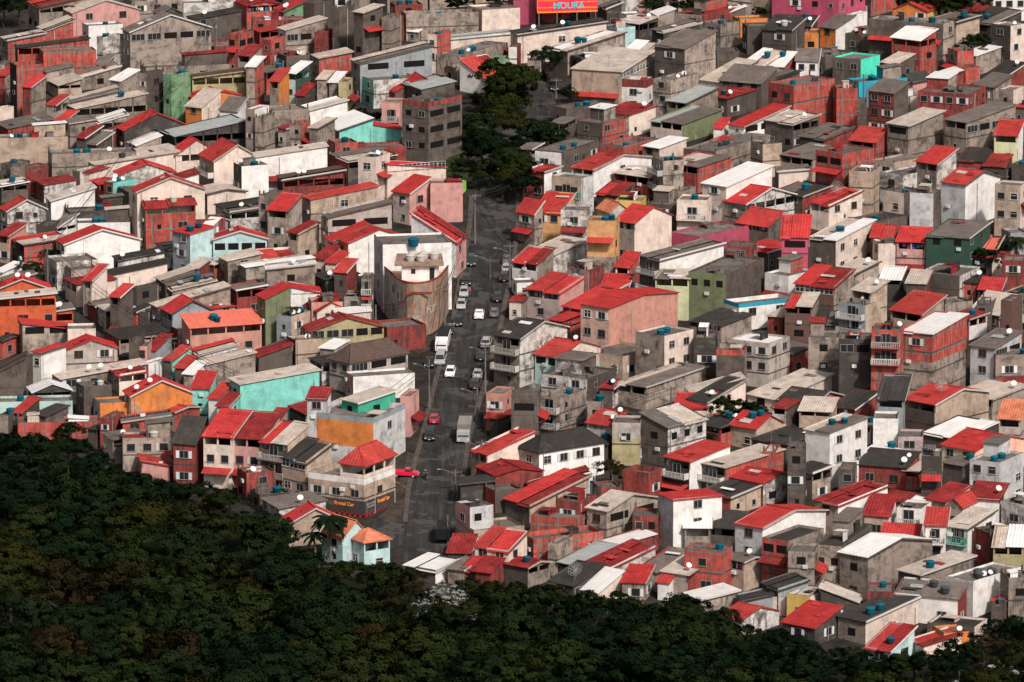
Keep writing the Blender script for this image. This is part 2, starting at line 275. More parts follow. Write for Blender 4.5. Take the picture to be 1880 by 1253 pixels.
# tile rows: x y = top of the near vertical edge, wl wr = width of its two visible walls, H = height of that edge, roof, rise, wall colours, roof cover
DATA='''
@0 0 3.917
285 48 95 345 230 SL 55 GG r oR
525 95 70 470 200 GR 75 PP a nL wR2 ;long pink house
325 215 60 200 150 SL 62 RB a nR
640 190 55 240 160 F WW t1 wR1
745 272 48 132 190 F VV t1 nR
938 232 62 572 330 GR 105 GG g WR5 wL12 ;tall grey gabled building
60 290 60 260 130 SL 35 GB a nR
125 475 60 185 260 F KB p.6 nR
315 378 40 375 220 F BB p.25 nR
130 345 30 510 150 SL 50 DB k oR
335 515 45 195 120 SL 35 GG g nR
580 552 58 280 150 SL 62 GG g wR1
420 612 85 165 140 SL 38 TT a oB
870 582 75 120 170 SL 48 GG w wL1 nR
225 628 60 95 240 SL 48 RG r nR
550 782 65 498 140 SL 78 GG a oR t1
500 738 50 360 120 SL 75 GG a nR
400 758 65 88 150 SL 42 GG r oR
895 935 60 460 140 GR 105 DK r wL1
710 882 50 205 110 SL 55 GG w oR
815 938 65 85 110 F WR nR
440 888 60 105 90 SL 58 GG r
60 925 100 320 90 SL 50 RR g wR3
-60 1000 30 545 150 F TT t2 d1 nR
-60 790 30 150 130 F CC nR
1060 535 60 115 320 F GD p.6
1050 492 50 600 150 F GG
1235 545 60 130 340 F EE nR t1 ;mossy green tower house
+ 1385 562 40 385 220 SL 35 EY b oR
1395 705 60 330 160 GR 45 OO r nR
+ 1452 772 120 130 150 SL 95 OC a nR
1700 800 120 65 120 SL 60 WW g nR nL
1835 792 68 95 270 F GW wR22
1260 980 115 500 110 SL 78 KK m oR
1265 1112 55 300 150 GR 95 CC r oR
+ 1540 1158 118 330 250 GR 105 TC r nR kL
1740 1200 65 190 210 F DW t1 nR
375 1112 40 600 220 F GG t3 d1 nR
685 1182 120 612 190 SL 55 WC a T2 nR wL12
75 1185 75 130 220 F DD t1
200 1212 80 135 180 F GR
1150 100 50 160 90 GR 42 KK g nR
1400 140 60 330 100 SL 40 DD k d1
1720 252 78 100 190 F BB p.8 oR
1800 402 88 80 210 SL 42 GG d oL
1835 482 62 60 240 SL 40 GB w
40 545 40 60 160 SL 40 RG r
950 14 70 360 120 F GG wR3
1320 25 20 390 90 F VV nR
610 992 60 110 70 SL 52 KK d
690 1038 60 110 70 SL 52 KK g
985 1045 70 172 120 SL 58 GG a nR
750 466 60 62 60 SL 42 GG g x
40 470 45 30 200 F GD
@470 0 3.917
200 85 72 150 110 SL 62 GE r d2
-20 150 20 470 100 F GR
420 30 80 130 260 F DD nR
600 70 50 110 270 F DD nR
770 95 65 140 300 SL 32 DD a wR1
975 132 70 66 260 F GG nR
1060 120 20 42 250 F RR wR12
+ 1165 228 68 78 150 SL 32 GD w wR1
1080 105 35 520 160 F BG p.9 t2 nR
1000 40 40 200 100 F RR t2
215 218 60 288 160 SL 62 VG a WR3
475 238 20 82 140 F RR nR
105 292 65 105 200 F RB p.5
220 408 70 165 150 F DD d1
455 418 55 235 170 SL 32 GB a nR
750 452 70 515 290 SL 92 UU a wL13 WR2 ;long blue-grey house
1300 252 65 100 270 F CB p.7 t1 wL12
+ 1400 280 40 450 110 SL 28 CC m nR
1460 402 160 350 210 F GG a30 t2 d1 nR
1690 600 225 190 90 SR 145 WW r a40 nL nR
1570 432 20 255 70 F EE nR
165 588 65 70 170 SL 58 GO r oL
285 528 68 105 200 SL 52 AN w oB
345 686 60 76 90 SL 52 KK d x
585 592 45 55 130 SL 38 GP w
655 592 28 35 140 F YY
500 572 60 50 140 SL 30 GG a
845 582 88 325 200 F QV t1 nR ;white wall streaked with black mould
1000 660 50 390 110 GR 100 ZZ r
1190 642 140 240 140 SL 38 DD m nR
1240 742 190 240 380 F DD PR.9 a36 t1 WR23 wL23 ;dark stained block above the road
1035 742 130 30 170 F PP kL a20
385 792 80 270 130 SL 52 GW w nR
115 802 95 262 150 F GG nR
320 902 78 68 210 F GB nR
+ 445 922 60 120 190 SL 38 GG a
600 938 152 240 160 SL 66 GQ w nR ;turquoise walled house
+ 835 895 25 212 150 SB 42 QQ r oR
570 1032 55 160 220 F BB t1 wR1 ;brick house with white-barred window
650 1062 30 430 90 F RR nR
865 1135 130 95 340 F CC a50 t1 d1 wR1 wL11
+ 945 1182 80 420 270 SB 55 CC r oRg
0 1130 30 512 170 SL 62 WW a nR
55 852 60 75 210 F GG
@940 0 3.917
10 6 40 160 130 F MM nR ;raspberry wall by the billboard
40 248 50 640 150 SL 62 CC k wR1 t1 a65 d2
+ 755 205 85 132 150 F AA nR
400 366 130 420 120 SL 78 DG w t2 a50 nR
500 422 80 280 100 F DD k
940 402 150 112 130 SL 66 DG w a30 oL
1240 352 210 232 240 SL 82 DG g a40 wL1 nR
1365 115 190 310 270 F GR d a33 wR11
1470 372 20 165 110 F DD nR
1690 192 30 192 160 F DD nR
780 518 350 262 330 SL 55 TT a a22 oRg nL
+ 965 580 185 50 275 F WW PR1.5 a18 wL12
1140 582 125 215 270 F GG d2 nR a33
1490 592 135 280 130 SL 102 CC a nR
1760 502 140 200 110 SL 100 CC w t1
1790 602 295 120 260 SL 78 DD g a30 wL31 nR
1250 742 135 240 140 SL 66 GG m oL a40
390 782 95 325 110 F DD t2 a50 nR
650 892 180 175 120 F DB p.2 a38
1225 892 225 295 140 SL 48 CL m oL a40
1665 912 105 352 140 SL 92 WW r WR3
1510 922 60 60 80 SL 38 WW r
355 1096 190 275 220 F WD PK.2 a28 t2 ;white house on the bend
800 1052 170 240 120 F BB p.8 a35 t1
585 1222 155 430 150 GR 62 WW r oL a38 wR1 ;big white house with red roof
1060 1066 115 200 100 SL 32 GC w
1465 1092 230 420 270 F DG a30 T3 WL1 nR
1085 1162 70 150 210 F GG t2
1430 1062 60 150 70 SL 52 CC r
680 62 50 110 90 SL 38 KK g
825 112 50 130 90 F WW
1080 42 170 50 70 SL 28 PP k
1050 112 50 120 100 SL 38 DG w
1090 232 80 270 90 SL 48 KK g
1560 92 40 120 70 SL 42 DD w d1
1640 142 50 200 70 F OO nR
35 342 35 30 170 F WR
200 440 90 30 100 F GG
@1400 0 3.917
545 -30 470 220 260 F Mm a24 wR3 ;raspberry and pink building
+ 655 110 40 105 230 F WW nR
525 208 110 145 160 SL 68 OW g nR
+ 395 238 92 25 120 F OO a15 wL1
205 218 205 105 150 SL 58 DD k a30 u1
340 190 300 62 80 SL 45 KK k d1 t1
1180 82 240 238 140 GL 55 Oy r a26 ;orange house with yellow side
1295 178 520 92 310 F DG a44 nL t2
1130 292 195 128 200 SL 58 BB w oB a40
1400 372 60 120 130 F GB p.6
1640 172 200 240 70 SL 60 KK k t1
1560 92 150 300 60 SL 40 DR d
1780 192 130 110 210 F KC d1
1655 -10 20 240 100 F WW wR3
150 482 190 95 120 SL 72 GB w a40 t1 nR
395 442 155 22 130 SL 52 WW g a12 wL2
705 432 195 150 150 F DF s a33 wL2 nR ;house with vivid turquoise side
690 592 82 362 120 F II a50 t2 nR
960 462 100 142 70 SL 52 DD a
220 622 175 312 380 F RB a42 t1 T1 nR wL22 ;tall bare brick block
+ 530 640 20 152 330 F BB nR
20 602 60 250 60 SL 72 KD g
750 737 175 12 200 F DD a15 wL1
940 672 175 110 290 SL 58 RD g a40 wL23 nR
1480 682 360 150 190 F RR a22 wL41
1080 592 110 150 60 GL 50 PP k
1290 557 62 155 70 SL 38 RR w
1660 627 125 140 170 SL 58 GG g a40 nR
1800 652 102 90 160 F GC
1750 547 130 150 80 SL 66 RR k d2
1045 907 140 270 260 SL 62 GG a a43 nR WL1 ;grey house with long beige roof
1460 882 145 385 270 SL 62 GG g a43 WR4 oL
440 1002 170 220 140 SL 48 KR g a40
810 1022 182 90 120 SL 66 RB r a30 oL
570 1112 185 245 340 F BB p.3 a43 WL2 nR
945 1172 150 235 160 F TT
1250 1182 140 150 210 SL 82 GV r a43 oL
1590 1162 180 80 90 SL 60 RR k
1825 977 160 62 260 SL 72 eW r a35 oL wR0
1740 1197 150 70 70 SL 55 KK d x
0 1042 80 140 150 F TT nR
@0 300 3.917
860 82 45 400 160 GR 72 WV r
815 142 72 148 180 F RQ d2 t1
+ 1000 98 30 100 70 GR 40 QQ r
1190 142 50 240 140 SL 58 WW d nR
140 32 65 65 210 F GG
240 62 35 95 100 F RR
55 342 60 270 130 GR 72 VV r
370 267 50 310 160 SL 78 WW a nR
990 205 48 480 430 GR 92 CC r wR2 ;cream house rising above its neighbours
1050 312 52 355 340 SR 66 GB d oR u1 ;brick terrace under a dark red roof
1400 405 20 220 100 F RR nR
410 462 45 135 110 SL 66 WW g oR
560 432 20 375 130 F WW t2 nR
500 352 45 405 110 F KK t1
465 582 68 532 170 GR 88 WW r nR oL ;wide white gabled house
360 452 100 60 230 F DD
60 522 82 120 130 SL 55 TS d oL
515 767 55 190 130 F GG nR
850 702 42 330 110 SL 48 DV k d1
800 802 42 400 100 SL 66 KC k
660 842 62 100 170 SL 72 GC r oL
850 822 50 145 100 F WW nR
1190 852 80 230 80 SL 58 DD a
1240 902 50 310 100 SL 58 KG g t1
1420 752 80 85 90 SL 30 DR a
860 962 65 88 210 SL 48 DD r oL
985 902 30 150 160 F DD
1240 1077 85 292 170 GR 82 UU r oL nR ;blue-grey house under a red gable
+ 1535 1040 10 150 140 SB 22 UU r
1140 1032 62 510 140 SL 108 GG a
1070 1072 70 90 180 F DU
1370 508 132 165 250 SL 20 UA r nR t2 ;pale aqua house
+ 1535 545 20 385 180 GR 55 AA r WR4
1240 470 40 330 120 F WW nR
1530 442 40 100 80 GR 32 WU w
-40 912 30 402 110 GR 75 XX r d2
-30 975 30 432 260 SL 32 XX a oR ;deep orange house at the picture edge
+ 265 1082 40 262 120 SL 30 XX g oR d3
165 1150 40 345 320 SB 52 GG r WR2 nL
490 1192 20 200 160 F CC nR
1370 1182 70 505 160 SR 58 SS o oR t2 nL ;salmon terrace with long salmon roof
1640 702 75 235 260 SL 38 GG a wR1
1770 747 65 480 270 SL 32 GG a wR1 nL
60 852 60 190 70 SL 48 GR g
20 782 20 125 80 SL 30 WW w
@470 300 3.917
195 118 45 440 120 SL 52 KR b oR d2
90 235 70 120 270 F GD wL12
225 342 142 100 270 SL 82 GG r oL a47 nR
395 262 62 480 260 SL 62 TT r wR1 nL ;long beige house
+ 300 505 70 150 160 SL 48 TT d oL
520 387 56 455 260 SL 82 tt a WR2
1105 217 122 150 230 SL 85 pP r wR1 ;pink house beside the road
+ 1255 145 10 232 280 F PP nR
+ 1450 160 10 60 90 F jj nR
665 572 70 440 240 GR 82 OW r nR ;white gabled house behind the corner block
+ 555 562 60 260 210 SL 102 WW r
490 687 75 120 90 SL 66 CC d x
575 717 75 90 90 SL 45 CC r x
1440 562 322 70 260 SR 190 vP r a15 wL1
645 782 82 75 180 SL 48 DR r
914 588 72 493 486 F vW a80 wL13 nR f ;rounded corner building with blank curved front
70 972 65 175 280 SL 72 LL r nR wL12
250 888 20 212 130 SB 42 WW r oR
400 1002 30 232 90 F SS p.6 nR
440 1062 100 205 70 GR 55 CC d
580 1082 20 242 70 SL 20 CC w nR
255 1102 108 130 270 F UT t3 d3
395 1207 65 522 220 GR 82 YY d WR5 wL22 ;olive gabled house
760 960 125 12 150 F GG qL
830 832 68 12 290 F GG kL
0 695 60 290 90 SR 45 CC r oR
80 760 20 345 170 SL 30 TG a wR1 d1
@940 300 3.917
500 112 215 90 180 F Tv wL2 kLg a31
760 228 152 105 70 SL 55 KK r a35
160 362 125 60 230 SL 72 GG r a18
350 357 190 100 220 SL 82 oo r a16 wL2 ;apricot wall under a wide red roof
540 342 190 40 250 F VV a14 wL1 nR D1
735 418 195 40 330 F oo a12 t2 BGL.45 nL
700 347 85 140 160 GR 55 et t
880 427 142 275 200 GR 82 GC r oL nR
300 657 182 242 190 SL 55 WV a nR
180 722 180 120 170 SL 82 WG r oL ;low white house with red porch
1180 302 205 80 160 F DD a28 wL1
930 272 190 40 90 F yy a15
1400 268 215 40 230 F CC a24 kL t1 ;cream balcony house
1540 168 168 342 270 SL 82 CW w nR wL1 ;house under big white roof
1680 292 150 372 140 GR 82 GV r oB
1840 452 215 110 90 SL 82 DD r oL a38
1350 527 210 375 100 F MM a40 nR nL ;raspberry garden wall
1735 602 190 32 150 F RR a15
1060 692 140 472 290 SL 48 DW g a50 kL nR ;long white side wall
840 747 95 80 110 SL 62 WB r oL
830 882 185 42 90 SL 40 II r
340 927 235 180 160 SL 62 pP r oL a32 ;pinkish house beside the parked cars
35 862 35 145 110 F WW BYR.4
500 1047 132 330 90 SL 105 RS r
695 1042 200 512 420 GR 42 cS r nR wL22 ;tall salmon building
1535 802 265 300 320 F LD a25 wL31 nR ;olive green house
+ 1270 830 240 60 260 SL 20 ee g a20 oL
1630 1012 100 400 150 F WW PI.7 a60 wR2 ;white house with bright blue cornice
1235 205 70 90 200 F GG
@1400 300 3.917
115 58 20 225 170 SL 12 GC g nR
785 62 165 65 320 F TT a30 nL nR
1010 88 160 388 310 F VV wL1 nR u1
1225 222 165 66 200 F vD a20 nL
1455 152 162 275 290 GR 66 vW r nR nL a40 ;white tower with red gable
1850 162 180 60 270 F TC a20 wL22
475 302 130 255 140 SL 62 CC r wR2 oL D1 ;cream house with red shed roof
760 432 170 300 80 F DD k t1
325 528 190 25 300 SL 112 mR r a14 WL1 ;bright pink house
525 552 195 310 280 SL 48 DC a a30 wR32 nL t2 ;three-storey cream and grey house
+ 830 580 30 150 240 F CC nR
1170 567 205 52 160 SL 62 PG r a20 oL
950 537 172 40 130 SL 55 RG r a20 oL
1475 537 295 200 250 SL 20 NN g a20 wL2 ;dark green house
1680 607 165 62 90 SL 42 KK o oB
1780 502 52 130 130 F PU
1880 702 160 42 140 F RR a15 wL1
185 812 165 200 160 F WW a40 nR
510 892 272 160 210 SL 82 ZG r a30 oLg ;house with brown base and red porch
665 792 140 180 170 SL 48 GG a d1 nR
735 1022 185 160 260 F UT a35 kL ;blue-grey balcony house
+ 770 928 122 130 330 SL 55 tT a oL d1
990 837 142 52 70 SL 48 KK w oB
1165 862 130 56 110 SL 48 DR a
1415 812 295 172 170 F DV a25 nL nR
1140 1087 210 180 110 SL 100 TG r oL
1310 1012 100 210 160 F GG oL
1705 912 150 52 80 SL 42 KK r oB
1700 1087 195 130 180 SL 105 ZT a a40 WL1
1790 992 80 92 260 F ZZ
350 1027 190 62 170 SL 48 ZG r a20 oL
540 1152 180 42 90 SL 45 KK k
1640 1010 100 60 120 F DD
@0 600 3.917
475 167 48 366 220 GR 66 tt r wR21 ;grey-cream gabled house
300 188 65 165 230 SL 20 WW r nR wL1
-10 322 20 200 150 SL 102 TD b nR
190 245 40 60 180 F DD
835 272 12 112 70 SB 22 WW r
440 372 62 600 100 SL 62 GG a d2
605 432 66 195 180 F DD t1 u1
240 470 50 272 110 GR 55 KK w oB
0 542 20 520 100 F qq t3
155 617 46 115 70 SL 58 KK r x
945 497 60 435 170 GR 100 CO r nR wL1 d2 ;orange gabled house near the forest
+ 722 552 60 235 110 F vO p.3 nR
130 692 20 590 120 F BB nR
800 662 82 85 200 F RR nR
885 682 20 340 140 SL 42 RB k wR2 D1
885 802 20 350 160 F GG d wR3 u1
1020 962 30 200 120 SB 42 PP r oR
1400 838 152 62 250 SL 132 RR k a33 wL12 ;brick red house beside long grey house
1670 792 207 120 420 SL 105 CC r a17 oL wL2 AL ;three-storey cream and pink house
+ 1880 806 208 120 410 SL 105 PP d a17 oL wL2 AL
1730 412 85 562 230 SL 58 QQ a nR wL1 ;long turquoise house
1060 142 60 20 210 F PP wL1
1120 167 70 100 80 SL 66 UU d x
1240 242 60 120 80 SL 58 DQ r x
1330 297 70 72 90 SL 38 DD r x
1500 442 118 42 120 SL 66 QQ r x
1570 517 70 90 120 SL 58 WW r x
1640 572 80 82 120 SL 48 QQ d x
1480 272 70 352 110 SL 62 WG a nR
1430 192 60 275 80 SL 55 VV r
1390 340 60 80 90 SL 40 GW w
1000 120 30 30 200 F DD
60 640 60 80 90 F GD t1
330 640 90 150 90 SL 30 DD k
@470 600 3.917
675 262 150 412 190 H 105 tt b a48 WR3 wL2 D1 ;house with big brown hip roof
+ 560 160 100 100 150 SL 20 GV w
700 362 66 440 110 F PW nR
845 655 475 222 315 F Ov PU.9 BvL.42 a24 wR1 nL qR ;grey corner building with orange ground floor
+ 735 548 120 265 318 SL 45 nn a a50 wR1 AR
+ 505 518 135 30 400 SL 30 vv d a20 wL1
780 1002 175 215 335 H 112 CC r oB a30 nL nR ;cream corner building with balustraded terrace
+ 780 1095 410 212 245 F TT bK.42 a30 wL31 wR1 PW.95
360 972 180 180 300 SL 100 TT k oLg a45 wL2
225 842 195 150 400 SL 100 ZT r a35 oL kL
130 700 50 90 120 SL 60 GG d
20 212 60 240 120 SL 72 DD d nR
1110 500 30 60 200 F PP
1780 482 125 75 180 F SS a38 wL1
1660 917 115 345 180 SL 118 TC r a43 oL
1470 1130 20 235 160 SL 20 KK k a60 nR
@940 600 3.917
55 84 185 345 310 GR 82 GV k a38 oL kL nR ;dark roofed house with two balconies
340 217 175 302 220 GR 75 AC r a38 BAR.5 wR21 WL2 d1 ;cream and aqua house
1095 68 205 215 300 F GC a40 wR22 wL1 nL t2
1460 82 152 25 220 F KK a20
1670 168 202 25 250 F DG PB.9 a16 nL
1845 122 290 162 260 F tt w a30 wL32 wR2 ;grey flats with white-framed windows
540 377 330 210 120 F VD a30 wL2
345 512 155 192 290 F GG a32 wL12 t1
+ 640 540 100 60 260 F GD t2
960 432 205 452 140 SL 38 GG a oL a40 nR
180 492 185 25 300 F DD a14 oL D1
1400 542 130 290 100 SL 102 CC k d1
1395 587 225 32 70 SL 55 CC r a20
1290 470 30 380 90 SL 90 CC a
715 712 176 220 160 GR 75 VS r d2 nR ;white stained house with red roof
920 692 200 22 250 F tt BYL.62 a14 wL1 ;yellow and grey house
1120 722 192 285 230 SR 72 DV g wR3 wL1 ;mould stained house with sagging grey roof
195 907 142 472 200 H 100 tW k a52 wR4 wL1 ;white house with dark hip roof
1755 732 180 205 120 GR 75 TT r t2 ;tan house with red gable
1275 967 176 302 300 SL 48 KW r oL kL nR
1530 1012 168 440 250 SL 32 DB a oL kL nR ;long brick house with beige roof
985 1052 190 102 120 F RR p.9 a30
570 1097 180 42 90 SL 20 ii w a15
150 1160 40 410 80 SL 100 RC d
640 1160 60 150 100 F GR
@1400 600 3.917
545 78 217 22 390 F GG a14 wL12
775 92 228 22 380 F KD a12 WL2 t1
985 28 206 42 440 F BB a14 wL22 d1
+ 1215 50 226 285 390 SL 38 BB bG.62 a28 w wL1 nR ;brick and grey block with white roof
1665 152 166 215 300 SL 58 vv g a35 wL12 WR2 d1
1672 205 30 400 430 F GG wR2 t1 a70
100 522 200 420 100 SL 92 CC a
360 562 245 240 100 GR 62 RB k a35 D1 wL1 ;brick house with blackened gable roof
490 612 225 56 90 SL 48 TT a oB a25
660 592 150 172 80 SL 82 RR k
1235 557 207 422 240 GR 66 DT r oL AL nR wR0 D1 ;concrete house under red gable
+ 1010 522 182 60 240 SL 120 UU k oL a25
480 757 170 288 450 SL 38 WW a a40 wR22 nL t2 ;tall white tower
970 662 176 22 210 F WW a14 nL
840 947 150 242 80 GR 36 WC w a40 t1
1420 807 265 285 120 SL 58 DK w
1150 792 178 22 130 F pp a14
1850 662 152 60 160 SL 82 tt t oL a30
1525 892 225 400 260 GR 75 es r a43 wL22 nR ;light olive house with orange cornice
1700 977 206 200 290 F vv a30 wL22 t2
1030 1012 340 112 180 SL 55 RR k a22 d2 wL2 ;brick row with blackened roof
690 962 100 22 100 F WW a15 nL
650 1030 105 40 130 F DD
1285 932 146 22 270 F KV a14 nL
300 882 122 22 310 F DD a14
80 900 80 60 150 F BB
@940 900 3.55
115 95 162 390 140 SL 120 DT r a50 nR
440 77 156 112 210 F RR wL1 nR
+ 440 185 320 62 150 F BB a20 nL
615 132 126 342 220 GR 66 GG a wL1 WR2 ;grey gabled house with beige roof
140 318 90 455 170 F BB p.7 a55 nR nL ;roofless bright brick walls
610 377 102 325 80 SL 48 GR w a50
435 492 126 262 80 SL 75 DD m oL a45
640 502 152 300 100 SL 82 GV d a48
950 172 165 20 220 F RR a12 wL2
1050 58 95 322 370 SB 12 vW r a35 wR13 nL ;tall white building with side windows
1455 247 166 76 150 SL 55 DD k oL a40
1290 242 165 12 120 SL 36 GG w oL
+ 1360 402 235 82 240 F BB a25 t1
1630 242 172 437 390 GR 58 vW r a40 wL12 nR ;tall white house with red roof and narrow windows
1145 547 325 212 110 SL 55 GR g a30 oR d2
560 662 162 162 60 SL 92 CC w a43
860 602 142 62 100 SL 55 GG r a35
1020 600 60 70 70 SL 40 WW r
400 622 170 200 70 SL 82 KK k D1
1230 712 100 250 90 SL 28 GG w
1500 722 25 200 90 SL 36 UU k
1490 847 130 262 120 GR 55 CV r nR
1560 200 60 120 140 F GG
300 350 60 100 140 F GG
@1400 900 3.55
490 94 145 342 180 SL 55 TW d a45 wL1 nR ;white house with streaky dark roof
820 167 156 60 160 SL 82 TW d a40 wL1
+ 920 78 136 162 130 GR 38 TW d a40
1030 122 155 82 220 F WW a20 kL
1000 325 230 42 60 SL 45 CC r a20
1190 227 130 32 150 SL 55 WW r kL a25
1335 247 142 200 240 SL 48 qW a a33 kLg ;white house with green glass balconies
1190 77 120 172 90 SL 66 TW d
1300 107 100 112 100 GL 48 GW r
1540 62 190 72 110 SL 55 WW d a30 d1
1480 282 92 232 240 F RD k a40 t1
1695 362 192 40 150 SL 75 Yy a a20 oL
165 332 166 250 310 F BG k a34 WL2 nR
335 402 170 40 250 F GG a13 wL11
510 367 170 240 300 F GD k a20 wL21
685 432 176 450 340 GR 66 GG w a43 nR wL12 ;big grey hall with pale metal roof
1025 547 136 375 210 SL 36 DG a a45 t1 nR
1370 592 172 340 250 F vW a40 T3 d2 nR nL ;white flat-roofed block with dark tanks
1600 572 40 150 240 F GG wR1
850 662 172 25 120 F RR t1
1270 702 400 72 170 SL 58 WR g a20 wL2 T2
620 727 242 40 90 SR 82 KK a a20
310 692 150 120 110 F yC p.5
150 700 110 80 100 F CC
670 852 172 372 180 SL 55 GC k a40 wL1 wR1 t2 ;cream house with tanks by the lower trees
830 1047 152 172 70 SL 105 AA r a38 t1
1050 1012 72 250 70 SL 55 CC r
1180 932 62 170 90 F OO d1
1380 892 300 100 70 F DC k
340 892 202 180 70 SL 82 KK r a40
100 640 100 200 110 SL 40 DU k
1560 760 60 60 110 F DD T1
@470 900 3.55
705 342 116 166 140 H 62 AA t a42 wL1 oR ;aqua house with terracotta roofs
+ 565 312 140 165 150 GR 100 AA t a50
215 217 52 345 130 GR 92 CT r wR1 ;cream house with red roof at the forest edge
1395 112 96 152 270 F Pv a38 wL1
+ 1420 262 112 330 140 F PT nR
1395 407 146 42 80 SL 62 KK d
1645 392 222 122 130 SL 82 CC r a30 wL2
1530 532 202 122 80 SL 82 RR r
1170 520 200 150 60 SL 30 DW w
1350 520 100 120 60 SL 30 GG g
'''
# ------------------------------------------------------------------ cached small meshes
_wc={}
def window_mesh(w,h,kind):
    key=(round(w,1),round(h,1),kind)
    if key in _wc: return _wc[key]
    p=MB(); p.poly([(-w/2,-.02,0),(w/2,-.02,0),(w/2,-.02,h),(-w/2,-.02,h)])
    f=MB(); t=.065; d=-.07
    fm={'w':FRW,'b':FRB,'s':FRG,'o':None,'g':FRG}[kind]
    if fm is not None:
        f.box(-w/2-t,w/2+t,d,0,h,h+t); f.box(-w/2-t,-w/2,d,0,0,h); f.box(w/2,w/2+t,d,0,0,h)
        f.box(-w/2-t-.05,w/2+t+.05,d-.08,0,-t,0)
        nm=max(1,round(w/.8))
        for k in range(1,nm): x=-w/2+w*k/nm; f.box(x-.035,x+.035,d+.01,-.03,0,h)
        if kind in 'w': f.box(-w/2,w/2,d+.012,-.03,h*.62,h*.62+.05)
    sh=None
    if kind=='s':
        sh=[]
        for a,b in ((-w/2-w*.42-.06,-w/2-.1),(w/2+.1,w/2+w*.42+.06)):
            q=MB(); q.box(a,b,-.10,-.03,-.02,h+.02); sh.append(q.mesh('shutter',[SHUT]))
    r=(p.mesh('window',[VOID_SHADE if kind=='o' else GLASS]), f.mesh('window_frame',[fm]) if fm else None, sh)
    _wc[key]=r; return r
def add_window(par,face,u,z,w,h,kind,x0=0.0,y0=0.0):
    a,f,s=window_mesh(w,h,kind)
    if face=='R': loc,rz=(u,y0,z),0
    else: loc,rz=(x0,u,z),-math.pi/2
    o=put('window',a,par,loc,rz)
    if f: put('window_frame',f,o)
    for q in s or (): put('shutter',q,o)
def add_door(par,face,u,w,h,mat,z=0.05):
    key=('door',round(w,1),round(h,1),mat.name)
    if key not in _wc:
        p=MB(); p.box(-w/2,w/2,-.05,.02,0,h)
        n=int(w/.35)
        for k in range(1,n): p.box(-w/2+w*k/n-.02,-w/2+w*k/n+.02,-.07,-.05,.1,h-.1)
        _wc[key]=p.mesh('door',[mat])
    loc,rz=((u,0,z),0) if face=='R' else ((0,u,z),-math.pi/2)
    put('garage_door' if w>1.6 else 'door',_wc[key],par,loc,rz)
